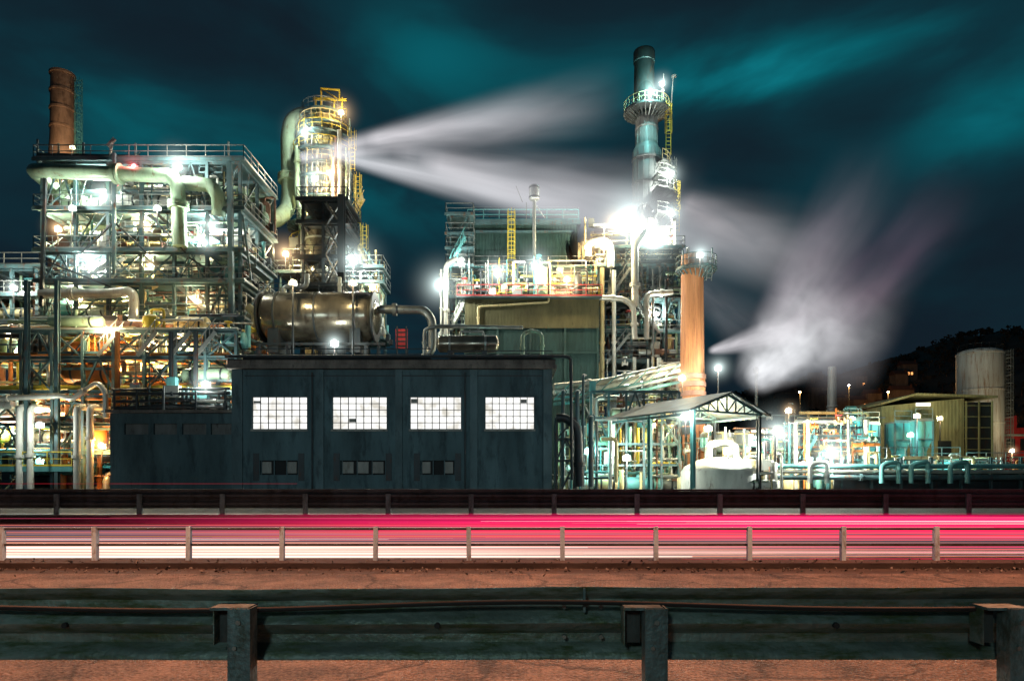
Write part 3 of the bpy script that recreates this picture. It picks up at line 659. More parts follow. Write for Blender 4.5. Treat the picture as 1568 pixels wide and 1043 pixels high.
# ------------------------------------------------------------ terrain, hill and houses
def skyl(x):
    px=784+F*x/400
    pts=[(-3000,700),(200,700),(700,690),(1000,640),(1180,600),(1300,572),(1380,548),(1440,528),(1500,519),(1568,515),(1800,497),(4000,520)]
    for (a,pa),(b,pb) in zip(pts,pts[1:]):
        if a<=px<=b: py=pa+(pb-pa)*(px-a)/(b-a); break
    else: py=700
    return CH+(HY-py)*400/F
def ss(t): t=max(0,min(1,t)); return t*t*(3-2*t)
def hill(x,y): 
    w=math.sin(x*.13)*.8+math.sin(x*.31+y*.2)*.6+math.sin(x*.05+1)*1.5
    return skyl(x)*ss((y-140)/260)+w*ss((y-160)/100)-.4
mb=MB('hill'); nx=240; ny=26; xs=[-700+1500*i/nx for i in range(nx+1)]; ysl=[135+ (560-135)*j/ny for j in range(ny+1)]
vs=[(x,y,hill(x,y)+(random.gauss(0,.55) if y>200 else 0)) for y in ysl for x in xs]
fs=[(j*(nx+1)+i,j*(nx+1)+i+1,(j+1)*(nx+1)+i+1,(j+1)*(nx+1)+i) for j in range(ny) for i in range(nx)]
paint('hill_grass',(0.09,0.075,0.06),0.95,var=0.6,scale=.05); mb.add(vs,fs,'hill_grass',True); mb.finish()
mb=MB('hillside_trees')
paint('foliage_dark',(0.08,0.075,0.06),0.95,var=0.6)
for _ in range(1100):
    y=R(210,400); x=R(1120,1760)-784; x=x*y/F; z=hill(x,y); h=R(1.5,4)
    mb.tube((x,y,z-1),(x,y,z+h*.5),.25,'rust_steel',5,.1)
    for q in range(7):
        c=Vector((x+R(-1.7,1.7),y+R(-1.5,1.5),z+h*R(.3,.9))); s=R(.6,1.3)
        vs=[c+Vector((R(-1,1),R(-1,1),R(-1,1)))*s for _ in range(6)]
        mb.add(vs,[(0,1,2),(1,2,3),(2,3,4),(3,4,5),(0,3,5),(0,2,5),(1,3,5)],'foliage_dark')
mb.finish()
for i in range(34):
    y=R(215,330); px=R(1190,1400); x=X(px,y); z=hill(x,y)
    mb=MB('hillside_house'); w=R(5,10); d=5; h=R(5,9)
    mb.box((x-w/2,y,z-3),(x+w/2,y+d,z+h),'plaster')
    vs=[(x-w/2-.4,y-.4,z+h),(x+w/2+.4,y-.4,z+h),(x+w/2+.4,y+d+.4,z+h),(x-w/2-.4,y+d+.4,z+h),(x-w/2-.4,y+d/2,z+h+2),(x+w/2+.4,y+d/2,z+h+2)]
    mb.add(vs,[(0,1,5,4),(2,3,4,5),(1,2,5),(3,0,4),(3,2,1,0)],'tile')
    for _ in range(random.choice((0,1,1,2))):
        wx=x+R(-.4,.3)*w; wz=z+random.choice((1.2,3.8)); mb.box((wx,y-.1,wz),(wx+.9,y-.02,wz+1.2),'lens_far')
    mb.box((x+w/2-.8,y+1,z+h),(x+w/2-.2,y+1.6,z+h+2.4),'tile')
    mb.finish()
# ------------------------------------------------------------ ground & road
def asphalt(name,c1,c2):
    m=bpy.data.materials.new(name); nt=nodes_of(m); N=nt.nodes; L=nt.links
    out=N.new('ShaderNodeOutputMaterial'); b=N.new('ShaderNodeBsdfPrincipled'); b.inputs['Roughness'].default_value=.8
    tc=N.new('ShaderNodeTexCoord')
    v=N.new('ShaderNodeTexVoronoi'); v.inputs['Scale'].default_value=38; L.new(tc.outputs['Object'],v.inputs['Vector'])
    n=N.new('ShaderNodeTexNoise'); n.inputs['Scale'].default_value=1.6; n.inputs['Detail'].default_value=8; n.inputs['Roughness'].default_value=.75; L.new(tc.outputs['Object'],n.inputs['Vector'])
    n2=N.new('ShaderNodeTexNoise'); n2.inputs['Scale'].default_value=26; n2.inputs['Detail'].default_value=4; n2.inputs['Roughness'].default_value=.8; L.new(tc.outputs['Object'],n2.inputs['Vector'])
    mul=mth(nt,'MULTIPLY',n.outputs[0],0.55); a=mth(nt,'ADD',mul,mth(nt,'MULTIPLY',n2.outputs[0],0.6))
    r=N.new('ShaderNodeValToRGB'); r.color_ramp.elements[0].position=.47; r.color_ramp.elements[1].position=.70
    r.color_ramp.elements[0].color=c1+(1,); r.color_ramp.elements[1].color=c2+(1,)
    L.new(a,r.inputs[0]); 
    vc=N.new('ShaderNodeTexVoronoi'); vc.feature='DISTANCE_TO_EDGE'; vc.inputs['Scale'].default_value=.8
    nd=N.new('ShaderNodeTexNoise'); nd.inputs['Scale'].default_value=2.5; nd.inputs['Detail'].default_value=5; L.new(tc.outputs['Object'],nd.inputs['Vector'])
    mxv=N.new('ShaderNodeMix'); mxv.data_type='RGBA'; mxv.inputs[0].default_value=.35; L.new(tc.outputs['Object'],mxv.inputs[6]); L.new(nd.outputs['Color'],mxv.inputs[7]); L.new(mxv.outputs[2],vc.inputs['Vector'])
    cr=N.new('ShaderNodeMapRange'); cr.inputs[1].default_value=.004; cr.inputs[2].default_value=.022; cr.inputs[3].default_value=.3; L.new(vc.outputs['Distance'],cr.inputs[0])
    mx=N.new('ShaderNodeMix'); mx.data_type='RGBA'; mx.blend_type='MULTIPLY'; mx.inputs[0].default_value=1; L.new(r.outputs[0],mx.inputs[6]); L.new(cr.outputs[0],mx.inputs[7])
    L.new(mx.outputs[2],b.inputs['Base Color'])
    bp=N.new('ShaderNodeBump'); bp.inputs['Strength'].default_value=1.0; bp.inputs['Distance'].default_value=.025
    L.new(v.outputs['Distance'],bp.inputs['Height']); L.new(bp.outputs[0],b.inputs['Normal']); L.new(b.outputs[0],out.inputs[0]); MATS[name]=m
asphalt('asphalt',(0.022,0.019,0.018),(0.23,0.18,0.145)); asphalt('soil',(0.03,0.028,0.025),(0.10,0.09,0.08))
def sheet(name,x0,y0,x1,y1,z,mat):
    mb=MB(name); mb.add([(x0,y0,z),(x1,y0,z),(x1,y1,z),(x0,y1,z)],[(0,1,2,3)],mat); return mb.finish()
sheet('ground',-1500,-100,1500,2000,-.004,'soil')
sheet('near_road',-150,-3,150,10.6,.0,'asphalt')
sheet('far_road',-150,11.75,150,16.3,.001,'asphalt')
mb=MB('kerb'); mb.box((-150,11.2,-.003),(150,11.75,.09),'dirty_wall'); mb.finish()
mb=MB('gravel_verge'); mb.add([(-150,10.6,.0),(150,10.6,.0),(150,11.19,.0),(-150,11.19,.0)],[(0,1,2,3)],'dirty_wall')
for i in range(1300):
    x=R(-14,14); s=R(.01,.04); y=random.gauss(11.0,.25); z=.09 if y>11.2 else 0
    if y>11.7: continue
    c=Vector((x,y,z+s*.4)); vs=[c+Vector((R(-1,1)*s,R(-1,1)*s,R(-.6,.8)*s)) for _ in range(5)]
    mb.add(vs,[(0,1,2),(0,2,3),(0,3,4),(1,2,4),(1,3,4),(0,1,4)],random.choice(['concrete','concrete','black','far_rail']))
mb.finish()
# ------------------------------------------------------------ near guardrail (seen from behind)
def wbeam(mb,x0,x1,Yg,zt,zb,mat,depth=.08,seg=1,wobk=1):
    H=zt-zb
    prof=[(0.03,0),(0.0,.0),(-.01,.04),(.35,.12),(1,.20),(1,.32),(.2,.44),(0.05,.5),(.2,.56),(1,.68),(1,.80),(.35,.88),(-.01,.96),(0,1.0),(.03,1.0)]
    xs=[x0+(x1-x0)*i/seg for i in range(seg+1)]
    vs=[];fs=[]
    for i,x in enumerate(xs):
        wob=(math.sin(x*.9)*.004+math.sin(x*2.3+1)*.003+math.sin(x*5.1)*.002)*wobk
        for d,t in prof: vs.append((x,Yg+d*depth+wob,zt-t*H+wob*(1-t)))
    n=len(prof)
    for i in range(seg):
        for j in range(n-1): fs.append((i*n+j,(i+1)*n+j,(i+1)*n+j+1,i*n+j+1))
    mb.add(vs,fs,mat,True)
mb=MB('guardrail'); Yg=3.67
zt=Z(900,Yg); zb=Z(1010,Yg)
wbeam(mb,-40,40,Yg,zt,zb,'rail_metal',depth=.085,seg=320)
mb.box((X(893,Yg),Yg-.006,zt-.13),(X(893,Yg)+.012,Yg+.03,zt-.002),'post_metal')
px_posts=[385,995,1528]
xs=[X(p,Yg) for p in px_posts]; xs=[xs[0]-2*i for i in range(10,0,-1)]+xs+[xs[-1]+2*i for i in range(1,10)]
for x in xs:
    w=.058; y=Yg-.17; t=.008; top=Z(932,Yg-.17)
    mb.box((x-w,y,-.3),(x+w,y+t,top),'post_metal'); mb.box((x-w,y+t,-.3),(x-w+t,y+.10,top),'post_metal'); mb.box((x+w-t,y+t,-.3),(x+w,y+.10,top),'post_metal')
    mb.box((x-w-.10,y+.02,top-.012),(x+w-.02,Yg-.005,top+.002),'post_metal')
    mb.box((x-w-.10,y+.06,top-.20),(x-w-.094,Yg-.006,top-.013),'rail_metal')
    mb.box((x-w-.093,y+.12,top-.20),(x-w-.004,y+.126,top-.013),'far_rail')
    mb.tube((x,y-.012,top-.07),(x,y+.0,top-.07),.014,'galv',6); mb.tube((x-.02,y-.012,top-.2),(x-.02,y,top-.2),.012,'galv',6)
for x in xs:
    sx=x+1.0; mb.tube((sx,Yg-.012,zt-.2),(sx,Yg+.02,zt-.2),.016,'black',8)
sx=X(893,Yg)
for kx in (-.1,.1):
    for tt in (.28,.7): mb.tube((sx+kx,Yg+.03,zt-tt*(zt-zb)),(sx+kx,Yg+.065,zt-tt*(zt-zb)),.012,'galv',8)
mb.finish()
mb=MB('cable'); pts=[]
for i in range(200):
    x=-8+16*i/199; px=784+F*x/Yg
    pts.append((x,Yg-.05,Z(926+7*math.sin(px/190.0+.3)*(.6+.4*math.sin(px/430)),Yg)))
mb.rings(pts,[.013]*len(pts),'black',8); mb.finish()
# ------------------------------------------------------------ far fence and far guardrail
mb=MB('roadside_fence'); Yf=11.55
ph=X(718,Yf)
for i in range(-30,31):
    x=ph+i*143.5/F*Yf; t=R(-.012,.012); mb.beam((x,Yf+.025,0.0),(x+t,Yf+.025,.66),.075,'fence_paint',.05); mb.box((x-.03,Yf+.051,.1),(x+.03,Yf+.1,.6),'fence_paint')
for z,h in ((.60,.04),(.33,.04)): mb.box((-60,Yf+.052,z),(60,Yf+.085,z+h),'far_rail')
mb.finish()
mb=MB('far_guardrail'); Yr=16.6
wbeam(mb,-120,120,Yr,Z(752,Yr),Z(778,Yr),'far_rail',depth=-.08,seg=120)
mb.box((-120,Yr-.03,Z(752,Yr)),(120,Yr+.12,Z(750,Yr)+.02),'far_rail')
ph=X(722,Yr)
for i in range(-55,56):
    x=ph+i*126/F*Yr; mb.box((x-.06,Yr-.14,Z(792,Yr)),(x+.06,Yr-.09,Z(756,Yr)),'post_metal')
mb.finish()
mb=MB('concrete_parapet'); mb.box((-150,Yr-.2,0),(150,Yr+.4,Z(790,Yr)),'dirty_wall'); mb.box((-150,Yr-.3,Z(790,Yr)),(150,Yr+.5,Z(787,Yr)),'far_rail')
mb.finish()
# ------------------------------------------------------------ light trails
def trail_mat(name,stops,z0,z1,gain,fx0,fx1,zscale=22,thr=.45,alpha=.6):
    m=bpy.data.materials.new(name); nt=nodes_of(m); N=nt.nodes; L=nt.links
    out=N.new('ShaderNodeOutputMaterial'); tc=N.new('ShaderNodeTexCoord'); sp=N.new('ShaderNodeSeparateXYZ'); L.new(tc.outputs['Object'],sp.inputs[0])
    t=mth(nt,'DIVIDE',mth(nt,'SUBTRACT',sp.outputs[2],z0),z1-z0)
    r=N.new('ShaderNodeValToRGB'); el=r.color_ramp.elements
    el[0].position=stops[0][0]; el[0].color=stops[0][1]+(1,); el[1].position=stops[-1][0]; el[1].color=stops[-1][1]+(1,)
    for p,c in stops[1:-1]: e=el.new(p); e.color=c+(1,)
    L.new(t,r.inputs[0])
    cb=N.new('ShaderNodeCombineXYZ'); L.new(mth(nt,'MULTIPLY',sp.outputs[0],.05),cb.inputs[0]); L.new(mth(nt,'MULTIPLY',sp.outputs[2],zscale),cb.inputs[2])
    n=N.new('ShaderNodeTexNoise'); n.inputs['Scale'].default_value=1; n.inputs['Detail'].default_value=5; n.inputs['Roughness'].default_value=.75; L.new(cb.outputs[0],n.inputs['Vector'])
    mr=N.new('ShaderNodeMapRange'); mr.inputs[1].default_value=thr-.08; mr.inputs[2].default_value=thr+.16; L.new(n.outputs[0],mr.inputs[0])
    fx=N.new('ShaderNodeMapRange'); fx.inputs[1].default_value=fx0; fx.inputs[2].default_value=fx1; fx.interpolation_type='SMOOTHSTEP'; L.new(sp.outputs[0],fx.inputs[0])
    edge=mth(nt,'MULTIPLY',mth(nt,'MULTIPLY',t,mth(nt,'SUBTRACT',1,t)),6,True)
    a=mth(nt,'MULTIPLY',mth(nt,'MULTIPLY',mr.outputs[0],fx.outputs[0]),edge)
    e=N.new('ShaderNodeEmission'); L.new(r.outputs[0],e.inputs[0]); L.new(mth(nt,'MULTIPLY',a,gain),e.inputs[1])
    tr=N.new('ShaderNodeBsdfTransparent'); 
    g=mth(nt,'SUBTRACT',1,mth(nt,'MULTIPLY',a,alpha)); cc=N.new('ShaderNodeCombineXYZ')
    for i in range(3): L.new(g,cc.inputs[i])
    L.new(cc.outputs[0],tr.inputs[0])
    ad=N.new('ShaderNodeAddShader'); L.new(e.outputs[0],ad.inputs[0]); L.new(tr.outputs[0],ad.inputs[1]); L.new(ad.outputs[0],out.inputs[0])
    m.cycles.emission_sampling='NONE'; MATS[name]=m
def strip(mb,x0,x1,y,z0,z1,mat): mb.add([(x0,y,z0),(x1,y,z0),(x1,y,z1),(x0,y,z1)],[(0,1,2,3)],mat)
Yl=12.5
zr=lambda py:Z(py,Yl)
trail_mat('trail_red',[(0,(1,.06,.06)),(.35,(1,.02,.08)),(.7,(1,.02,.15)),(1,(.8,.0,.10))],zr(828),zr(785),1.9,-9,6,zscale=16,thr=.40,alpha=.8)
trail_mat('trail_pink',[(0,(.9,.22,.14)),(.3,(1,.38,.28)),(.55,(.35,.28,.42)),(.75,(.35,.28,.40)),(1,(.9,.12,.1))],zr(862),zr(802),.7,22,-8,zscale=30,thr=.48,alpha=.5)
trail_mat('trail_white',[(0,(1,.32,.2)),(.5,(1,.80,.66)),(1,(1,.35,.25))],zr(861),zr(830),2.0,9,-7,zscale=38,thr=.43,alpha=.6)
trail_mat('trail_dark',[(0,(.5,.10,.10)),(.5,(.2,.08,.2)),(1,(.6,.03,.07))],zr(862),zr(800),.4,-14,2,zscale=26,thr=.50,alpha=.3)
mb=MB('vehicle_light_trails')
strip(mb,-60,60,Yl,zr(828),zr(785),'trail_red'); strip(mb,-60,60,Yl+.25,max(.02,zr(862)),zr(802),'trail_pink')
strip(mb,-60,60,Yl+.1,max(.02,zr(861)),zr(830),'trail_white'); strip(mb,-60,60,Yl+.4,max(.02,zr(862)),zr(800),'trail_dark')
emis('line_red',(1,.02,.09),1.4); emis('line_pink',(1,.27,.20),1.0); emis('line_white',(1,.80,.68),1.6); emis('line_blue',(.22,.27,.45),.55); emis('line_dred',(.8,.03,.05),.5); emis('line_hot',(1,.10,.22),1.5); emis('line_orange',(1,.35,.10),.8)
def ln(px0,px1,py,r,mat,Yl_=Yl-.05,k=.1): mb.tube(V(px0,py,Yl_),V(px1,py,Yl_),r,mat,6,r*k)
ln(-4000,1700,809,.013,'line_pink'); ln(-4000,900,838,.030,'line_white'); ln(-3000,1060,852,.062,'line_white'); ln(-4000,2500,833,.014,'line_pink'); ln(-3000,1400,845,.022,'line_pink')
ln(4000,300,803,.016,'line_red'); ln(4000,760,806,.022,'line_red'); ln(4000,960,798,.06,'line_hot'); ln(4000,900,814,.03,'line_red'); ln(4000,840,821,.02,'line_red'); ln(-4000,900,858,.014,'line_pink')
ln(-4000,455,740.5,.02,'line_dred',15.5); ln(4000,700,850,.014,'line_orange'); ln(4000,600,841,.012,'line_pink'); ln(4000,900,834,.010,'line_white')
for _ in range(52):
    ln(-4000,R(300,2400),R(803,860),R(.003,.012),random.choice(['line_pink','line_pink','line_blue','line_dred','line_orange','line_white']),Yl+R(-.3,.3))
for _ in range(44):
    ln(4000,R(-200,1300),R(790,860),R(.003,.012),random.choice(['line_red','line_hot','line_dred','line_pink','line_blue','line_white']),Yl+R(-.3,.3))
mb.finish()
# ------------------------------------------------------------ floodlights and added lamps
def halo_mat(name,col,gain):  # facing-weighted emission paints lamp glare onto a sphere
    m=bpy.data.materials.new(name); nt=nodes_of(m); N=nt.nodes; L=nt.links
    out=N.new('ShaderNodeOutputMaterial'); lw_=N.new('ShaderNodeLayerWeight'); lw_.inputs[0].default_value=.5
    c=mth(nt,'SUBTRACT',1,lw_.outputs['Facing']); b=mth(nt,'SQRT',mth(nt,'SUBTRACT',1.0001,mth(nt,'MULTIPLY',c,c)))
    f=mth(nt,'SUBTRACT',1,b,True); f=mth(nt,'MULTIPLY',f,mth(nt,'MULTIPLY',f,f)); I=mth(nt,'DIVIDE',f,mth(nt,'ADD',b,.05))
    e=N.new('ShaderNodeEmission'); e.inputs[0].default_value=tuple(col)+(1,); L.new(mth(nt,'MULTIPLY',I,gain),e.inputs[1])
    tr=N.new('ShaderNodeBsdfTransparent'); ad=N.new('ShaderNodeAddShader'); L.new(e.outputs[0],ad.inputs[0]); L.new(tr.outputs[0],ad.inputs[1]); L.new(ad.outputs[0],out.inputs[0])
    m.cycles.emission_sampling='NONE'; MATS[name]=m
halo_mat('halo_white',(.82,1,.97),.15); halo_mat('halo_warm',(1,.66,.36),.14); halo_mat('halo_red',(1,.1,.15),.1)
COL={'w':((.95,1.0,.90),'lens_white','halo_white'),'o':((1.0,.50,.15),'lens_warm','halo_warm'),'y':((1.0,.80,.45),'lens_white','halo_warm'),'t':((.35,1,.95),'lens_white','halo_white'),'r':((1,.15,.15),'lens_red','halo_red')}
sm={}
for k_ in ('halo_white','halo_warm','halo_red'):
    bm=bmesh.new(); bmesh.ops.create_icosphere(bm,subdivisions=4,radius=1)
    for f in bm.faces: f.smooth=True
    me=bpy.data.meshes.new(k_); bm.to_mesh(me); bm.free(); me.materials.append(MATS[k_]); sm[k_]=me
def flood(px,py,Yy,W,c='w',h=2.0,pole=None,s=.24):
    col,lens,halo=COL[c]; p=V(px,py,Yy)
    mb=MB('floodlight')
    mb.lathe((0,.12,0),[(s*.5,.25),(s*.9,.1),(s,0),(s,-.1)],'galv',14,(0,1,0)); mb.lathe((0,-.01,0),[(s*.9,0),(s*.75,-.06),(.01,-.1)],lens if h>0 else 'galv',14,(0,1,0))
    mb.beam((-s-.05,.1,-s),(-s-.05,.1,.1),.05,'galv'); mb.beam((s+.05,.1,-s),(s+.05,.1,.1),.05,'galv'); mb.beam((-s-.05,.1,-s),(s+.05,.1,-s),.05,'galv')
    if pole is None: mb.beam((0,.1,-s-1.2),(0,.1,-s),.08,'dark_steel')
    else: mb.tube((0,.1,pole-p.z),(0,.1,-s),.11,'dark_steel',8,.06)
    o=mb.finish(); o.location=p
    l=bpy.data.lights.new('lamp','POINT'); l.energy=W; l.color=col; l.shadow_soft_size=.2 if h>0 else .08
    lo=bpy.data.objects.new('lamp',l); scene.collection.objects.link(lo); lo.parent=o; lo.location=(0,-.6,0)
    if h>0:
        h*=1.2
        ho=bpy.data.objects.new('lamp_glow',sm[halo]); scene.collection.objects.link(ho); ho.parent=o; ho.scale=(h,h,h)  # glow sphere painted around the lamp, imitates glare
Ls=[(160,300,60.9,2200,'w',2.6),(272,255,58.6,2200,'w',2.4),(205,255,59,300,'r',1.2),(322,345,60.9,2200,'w',2.2),(138,405,60.9,2600,'w',3.0),(88,350,60.9,1500,'y',1.6),(315,372,60.9,1800,'w',2.0),
(120,455,61.5,1500,'y',1.2),(230,405,61,2000,'y',1.4),(302,462,60.8,2200,'y',1.6),(225,345,61.5,2200,'y',1.6),(150,370,66,2000,'y',0),(20,440,61,900,'w',1.2),(330,425,64,1800,'y',0),(250,300,66,2400,'y',0),(100,280,64,1500,'w',0),(200,470,63,2000,'y',0),(110,318,58.2,900,'w',0),(240,318,58.2,900,'w',0),
(163,505,52.9,1500,'y',1.8),(185,570,56,2200,'o',0),(315,588,51.5,1100,'w',1.7),(155,682,52.8,1200,'o',1.6),(100,645,55,1300,'y',0),(20,545,57,1500,'y',0),(245,560,57,2200,'o',0),(60,705,54,700,'t',0),(280,530,56,1600,'y',0),(90,585,57,1500,'o',0),(20,660,54,900,'w',0),(120,540,58,1900,'y',0),(60,620,59,1500,'o',0),(210,520,55,1500,'o',.9),(60,650,50.8,500,'w',0),
(110,225,82,1200,'y',0),  # unseen lamp added to brighten the rusty chimney and ladder
(466,203,77,900,'w',3.0),(522,172,77,900,'y',2.6),(481,273,75.5,1000,'w',2.8),(505,265,75.5,1500,'y',3.8),(541,400,70,3000,'w',4.2),(437,388,70,1600,'y',2.8),(512,525,54,500,'w',1.6),(570,440,72,1000,'y',1.0),(497,330,77.5,900,'y',0),
(448,432,54.5,600,'y',0,11),(540,432,54.5,600,'y',0,11),  # two lamps on poles, added only to brighten the horizontal drum
(674,437,72,2400,'w',4.0),(762,418,73,1500,'w',3.0),(820,407,72.6,1800,'w',3.4),(868,427,72.8,1800,'y',3.2),(705,400,74,700,'w',1.4),(790,440,74.5,1200,'w',0),
(965,335,76,5000,'w',6.8),(1000,372,76,4500,'w',5.6),(925,378,74.5,2500,'y',3.2),(940,340,78,1800,'y',2.6),(1026,268,81,1600,'w',2.6),(1028,327,80,1800,'w',2.6),(1014,128,82,900,'w',1.8),(997,140,81,1600,'t',2.4),(900,378,74,1200,'y',2.0),(1005,480,75.5,1500,'w',0),(940,520,75.5,1200,'y',0),(960,590,66,1200,'w',0),
(1072,390,65.5,320,'w',2.2),(1045,578,64,1300,'y',2.4),(1100,563,66,1200,'w',2.0,0),
(1050,637,48.5,700,'w',1.8),(1190,662,57,3200,'w',3.2),(1272,694,57,3000,'w',3.0),(1115,690,52.5,1700,'w',0),(1085,655,54,1800,'y',0),(1208,628,66,900,'y',1.2,0),(960,700,56,1200,'w',0),(900,690,55,900,'t',0),(1000,650,60,1500,'y',0),(1305,640,66,1200,'t',0,0),(1395,665,66,1000,'t',0,0),(1240,650,66,1800,'o',0,0),(1405,636,66,700,'y',0,0),(1440,640,72,600,'y',0,0),(1550,690,84,1500,'y',1.0,0),(1340,700,62,800,'w',0),(1480,715,60,600,'t',0),(1230,710,58,1000,'y',0),(1225,600,200,9000,'o',0,0),(1300,590,220,14000,'o',0,0),(1360,600,215,10000,'o',0,0)]
for l in Ls: flood(*l)
# ------------------------------------------------------------ steam
def steam(a,b,r0,r1,S,col,nscale=1.7,stx=1.6,q=1.3,lo=.30,hi=.74,seed=0,ramp_in=.05):
    a=Vector(a); b=Vector(b); Ln=(b-a).length
    m=bpy.data.materials.new('steam'); nt=nodes_of(m); N=nt.nodes; L=nt.links
    out=N.new('ShaderNodeOutputMaterial'); tc=N.new('ShaderNodeTexCoord'); sp=N.new('ShaderNodeSeparateXYZ'); L.new(tc.outputs['Object'],sp.inputs[0]); x,y,z=sp.outputs
    t=mth(nt,'DIVIDE',x,Ln); Rr=mth(nt,'ADD',r0,mth(nt,'MULTIPLY',mth(nt,'POWER',t,.8),r1-r0))
    y2=mth(nt,'DIVIDE',y,Rr); z2=mth(nt,'DIVIDE',z,Rr); rr=mth(nt,'ADD',mth(nt,'MULTIPLY',y2,y2),mth(nt,'MULTIPLY',z2,z2))
    body=mth(nt,'SUBTRACT',1,rr,True); body=mth(nt,'POWER',body,1.7)
    cb=N.new('ShaderNodeCombineXYZ'); L.new(mth(nt,'ADD',mth(nt,'MULTIPLY',t,stx),seed),cb.inputs[0]); L.new(y2,cb.inputs[1]); L.new(z2,cb.inputs[2])
    n=N.new('ShaderNodeTexNoise'); n.inputs['Scale'].default_value=nscale; n.inputs['Detail'].default_value=2.5; n.inputs['Distortion'].default_value=.7; L.new(cb.outputs[0],n.inputs['Vector'])
    mr=N.new('ShaderNodeMapRange'); mr.inputs[1].default_value=lo; mr.inputs[2].default_value=hi; mr.inputs[3].default_value=.15; L.new(n.outputs[0],mr.inputs[0])
    fi=mth(nt,'DIVIDE',t,ramp_in,True); fo=mth(nt,'POWER',mth(nt,'SUBTRACT',1,t,True),q)
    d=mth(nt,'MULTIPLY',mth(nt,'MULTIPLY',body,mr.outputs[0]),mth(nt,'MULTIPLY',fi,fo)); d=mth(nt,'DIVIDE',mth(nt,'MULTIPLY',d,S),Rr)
    e=N.new('ShaderNodeEmission'); e.inputs[0].default_value=tuple(col)+(1,); L.new(d,e.inputs[1])  # self-emission paints the lamplight into the steam
    ab=N.new('ShaderNodeVolumeAbsorption'); ab.inputs[0].default_value=(.3,.3,.3,1); L.new(mth(nt,'MULTIPLY',d,.6),ab.inputs[1])
    ad=N.new('ShaderNodeAddShader'); L.new(e.outputs[0],ad.inputs[0]); L.new(ab.outputs[0],ad.inputs[1]); L.new(ad.outputs[0],out.inputs['Volume'])
    m.cycles.emission_sampling='NONE'
    try: m.cycles.volume_step_rate=.5
    except Exception: pass
    MATS['steam_tmp']=m
    mb=MB('steam_plume'); mb.rings([(Ln*i/12,0,0) for i in range(13)],[r0+(r1-r0)*(i/12)**.8+.02 for i in range(13)],'steam_tmp',20,axis=(1,0,0)); o=mb.finish()
    o.matrix_world=Matrix.Translation(a)@(b-a).to_track_quat('X','Z').to_matrix().to_4x4()
    return o
SW=(.90,.86,.90)
steam(V(458,243,73.5),V(560,228,75),.7,1.6,1.2,(.95,.95,1),seed=2,q=.9,stx=1)
steam(V(500,232,74.5),V(960,150,78),.9,5.0,1.0,SW,seed=1,q=1.2)
steam(V(560,215,75),V(930,165,77),.9,3.4,.5,SW,seed=6,q=1.0,stx=2.4)
steam(V(500,234,74),V(1230,385,79),.7,6.6,1.05,(.86,.86,.90),seed=3,q=.85)
steam(V(640,245,76),V(1290,430,80),1.4,7.0,.55,SW,seed=9,q=.9,stx=2.2)
steam(V(600,236,75),V(1080,290,78),1.2,4.6,.35,SW,seed=12,q=.9,stx=2.2)
steam(V(1040,310,80),V(1300,430,80),1.8,6.5,.4,(.8,.7,.72),seed=14,q=1.1,stx=2)
steam(V(1060,440,78),V(1240,570,78),1.8,6,.18,SW,seed=16,q=1.2)
steam(V(1085,538,70),V(1240,498,74),.4,2.8,1.0,SW,seed=18,q=.9,stx=2)
# billowing cloud rising to the right of the orange stack
steam(V(1145,590,70),V(1270,430,73),2.2,6.2,1.2,(.92,.93,.95),seed=21,q=.7,stx=3.4,nscale=2.1,ramp_in=.15)
steam(V(1150,585,70),V(1330,480,74),1.6,5.6,1.0,(.90,.91,.94),seed=24,q=.8,stx=3.4,nscale=2.1)
steam(V(1175,530,72),V(1345,235,76),3.2,5.4,.62,(.68,.55,.64),seed=27,q=1.4,ramp_in=.2)
steam(V(1240,520,73),V(1480,275,77),3.8,6,.32,(.55,.30,.44),seed=30,q=1.4,ramp_in=.2)
steam(V(1270,600,73),V(1350,400,75),4.4,5.6,.45,(.66,.63,.66),seed=33,q=1.1,ramp_in=.2,stx=2.5)
# ------------------------------------------------------------ road lighting and added fill
def spot(name,loc,tgt,W,col,size,blend=.6,soft=.4):
    l=bpy.data.lights.new(name,'SPOT'); l.energy=W; l.color=col; l.spot_size=math.radians(size); l.spot_blend=blend; l.shadow_soft_size=soft
    o=bpy.data.objects.new(name,l); scene.collection.objects.link(o); o.location=loc
    o.rotation_euler=(Vector(tgt)-Vector(loc)).to_track_quat('-Z','Y').to_euler()
for x in (-18,-6,6,18): spot('street_lamp_light',(x,7.9,10.5),(x,7.9,0),9800,(1.0,.36,.18),86)
for x in (-26,0,26): spot('added_fill_spot',(x,6,11),(x*.8,52,7),5400,(.72,.95,1.0),62)  # unseen cool spots added to brighten the building front
spot('added_fill_spot',(-2,-4,4),(0,4,.9),430,(.70,1,.95),90)  # unseen fill spot added behind the camera for the near guardrail
# ------------------------------------------------------------ sky
w=bpy.data.worlds.new('World'); scene.world=w; w.use_nodes=True; nt=w.node_tree; nt.nodes.clear(); N=nt.nodes; L=nt.links
out=N.new('ShaderNodeOutputWorld'); bg=N.new('ShaderNodeBackground'); tc=N.new('ShaderNodeTexCoord')
mp=N.new('ShaderNodeMapping'); mp.inputs['Scale'].default_value=(1.0,1.0,2.4); mp.inputs['Location'].default_value=(3.1,0.4,.7); mp.inputs['Rotation'].default_value=(0,math.radians(-8),0); L.new(tc.outputs['Generated'],mp.inputs[0])
n=N.new('ShaderNodeTexNoise'); n.inputs['Scale'].default_value=3.4; n.inputs['Detail'].default_value=5; n.inputs['Roughness'].default_value=.5; n.inputs['Distortion'].default_value=.35; L.new(mp.outputs[0],n.inputs['Vector'])
mr=N.new('ShaderNodeMapRange'); mr.inputs[1].default_value=.34; mr.inputs[2].default_value=.68; mr.interpolation_type='SMOOTHSTEP'; L.new(n.outputs[0],mr.inputs[0])
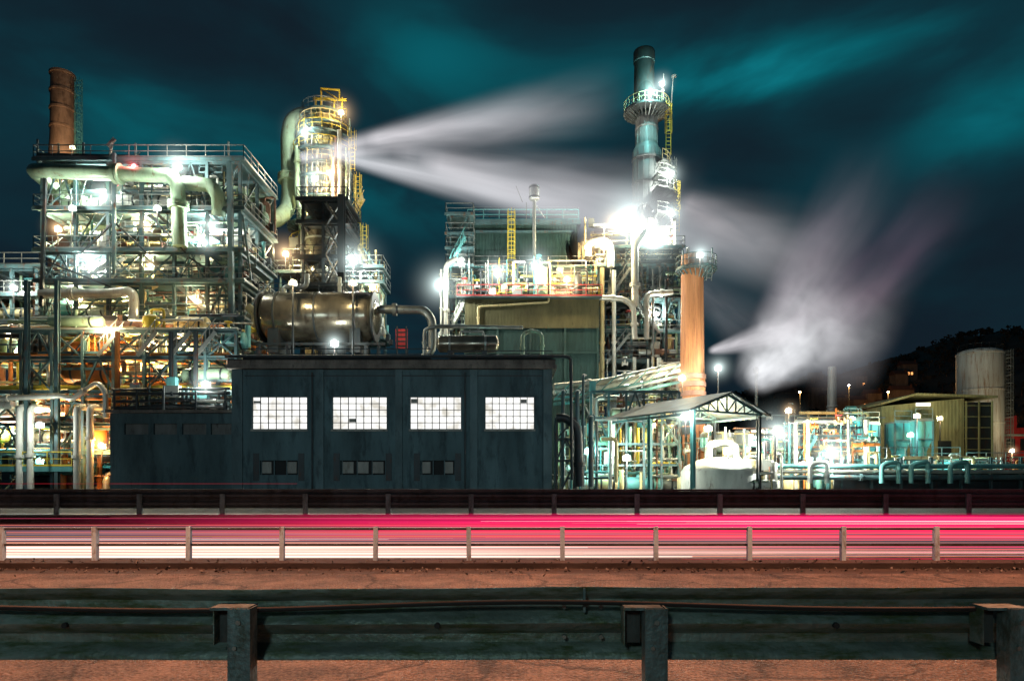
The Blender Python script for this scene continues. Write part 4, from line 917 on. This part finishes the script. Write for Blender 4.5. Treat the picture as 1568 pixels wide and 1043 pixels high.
def blob(px,py,sx,sz,amp):
    sp_=N.new('ShaderNodeSeparateXYZ'); L.new(tc.outputs['Generated'],sp_.inputs[0])
    d=Vector(((px-784)/F,1,(HY-py)/F)).normalized()
    dx=mth(nt,'DIVIDE',mth(nt,'SUBTRACT',sp_.outputs[0],d.x),sx); dz=mth(nt,'DIVIDE',mth(nt,'SUBTRACT',sp_.outputs[2],d.z),sz)
    r2=mth(nt,'ADD',mth(nt,'MULTIPLY',dx,dx),mth(nt,'MULTIPLY',dz,dz)); g=mth(nt,'EXPONENT',mth(nt,'MULTIPLY',r2,-1))
    g=mth(nt,'MULTIPLY',g,mth(nt,'GREATER_THAN',sp_.outputs[1],0)); return mth(nt,'MULTIPLY',g,amp)
tot=None
for args in ((1230,112,.13,.030,.68),(1110,120,.09,.03,.38),(1545,165,.07,.045,.62),(650,85,.09,.05,.33),(330,240,.18,.06,.28),(150,150,.12,.05,.22),(880,110,.18,.06,.26),(560,300,.15,.06,.20),(1000,330,.3,.12,.13),(1400,50,.2,.04,.10)):
    g=blob(*args); tot=g if tot is None else mth(nt,'ADD',tot,g)
fac=mth(nt,'ADD',mth(nt,'MULTIPLY',tot,mth(nt,'ADD',mth(nt,'MULTIPLY',mr.outputs[0],.8),.42)),mth(nt,'MULTIPLY',mr.outputs[0],.14))
r=N.new('ShaderNodeValToRGB'); el=r.color_ramp.elements; el[0].position=0; el[0].color=(.0060,.0130,.021,1); el[1].position=1; el[1].color=(.004,.17,.21,1)
e=el.new(.25); e.color=(.0045,.032,.046,1); e=el.new(.6); e.color=(.003,.088,.112,1)
L.new(fac,r.inputs[0]); L.new(r.outputs[0],bg.inputs[0]); bg.inputs[1].default_value=1.0; L.new(bg.outputs[0],out.inputs[0])
# ------------------------------------------------------------ camera
cam=bpy.data.cameras.new('camera'); co=bpy.data.objects.new('camera',cam); scene.collection.objects.link(co)
co.location=(0,0,CH); co.rotation_euler=(math.radians(90),0,0); cam.sensor_width=36; cam.lens=24; cam.shift_y=(HY-521.5)/1568; cam.clip_end=5000; cam.clip_start=.05
scene.camera=co
scene.view_settings.view_transform='Standard'; scene.view_settings.look='None'; scene.view_settings.exposure=0
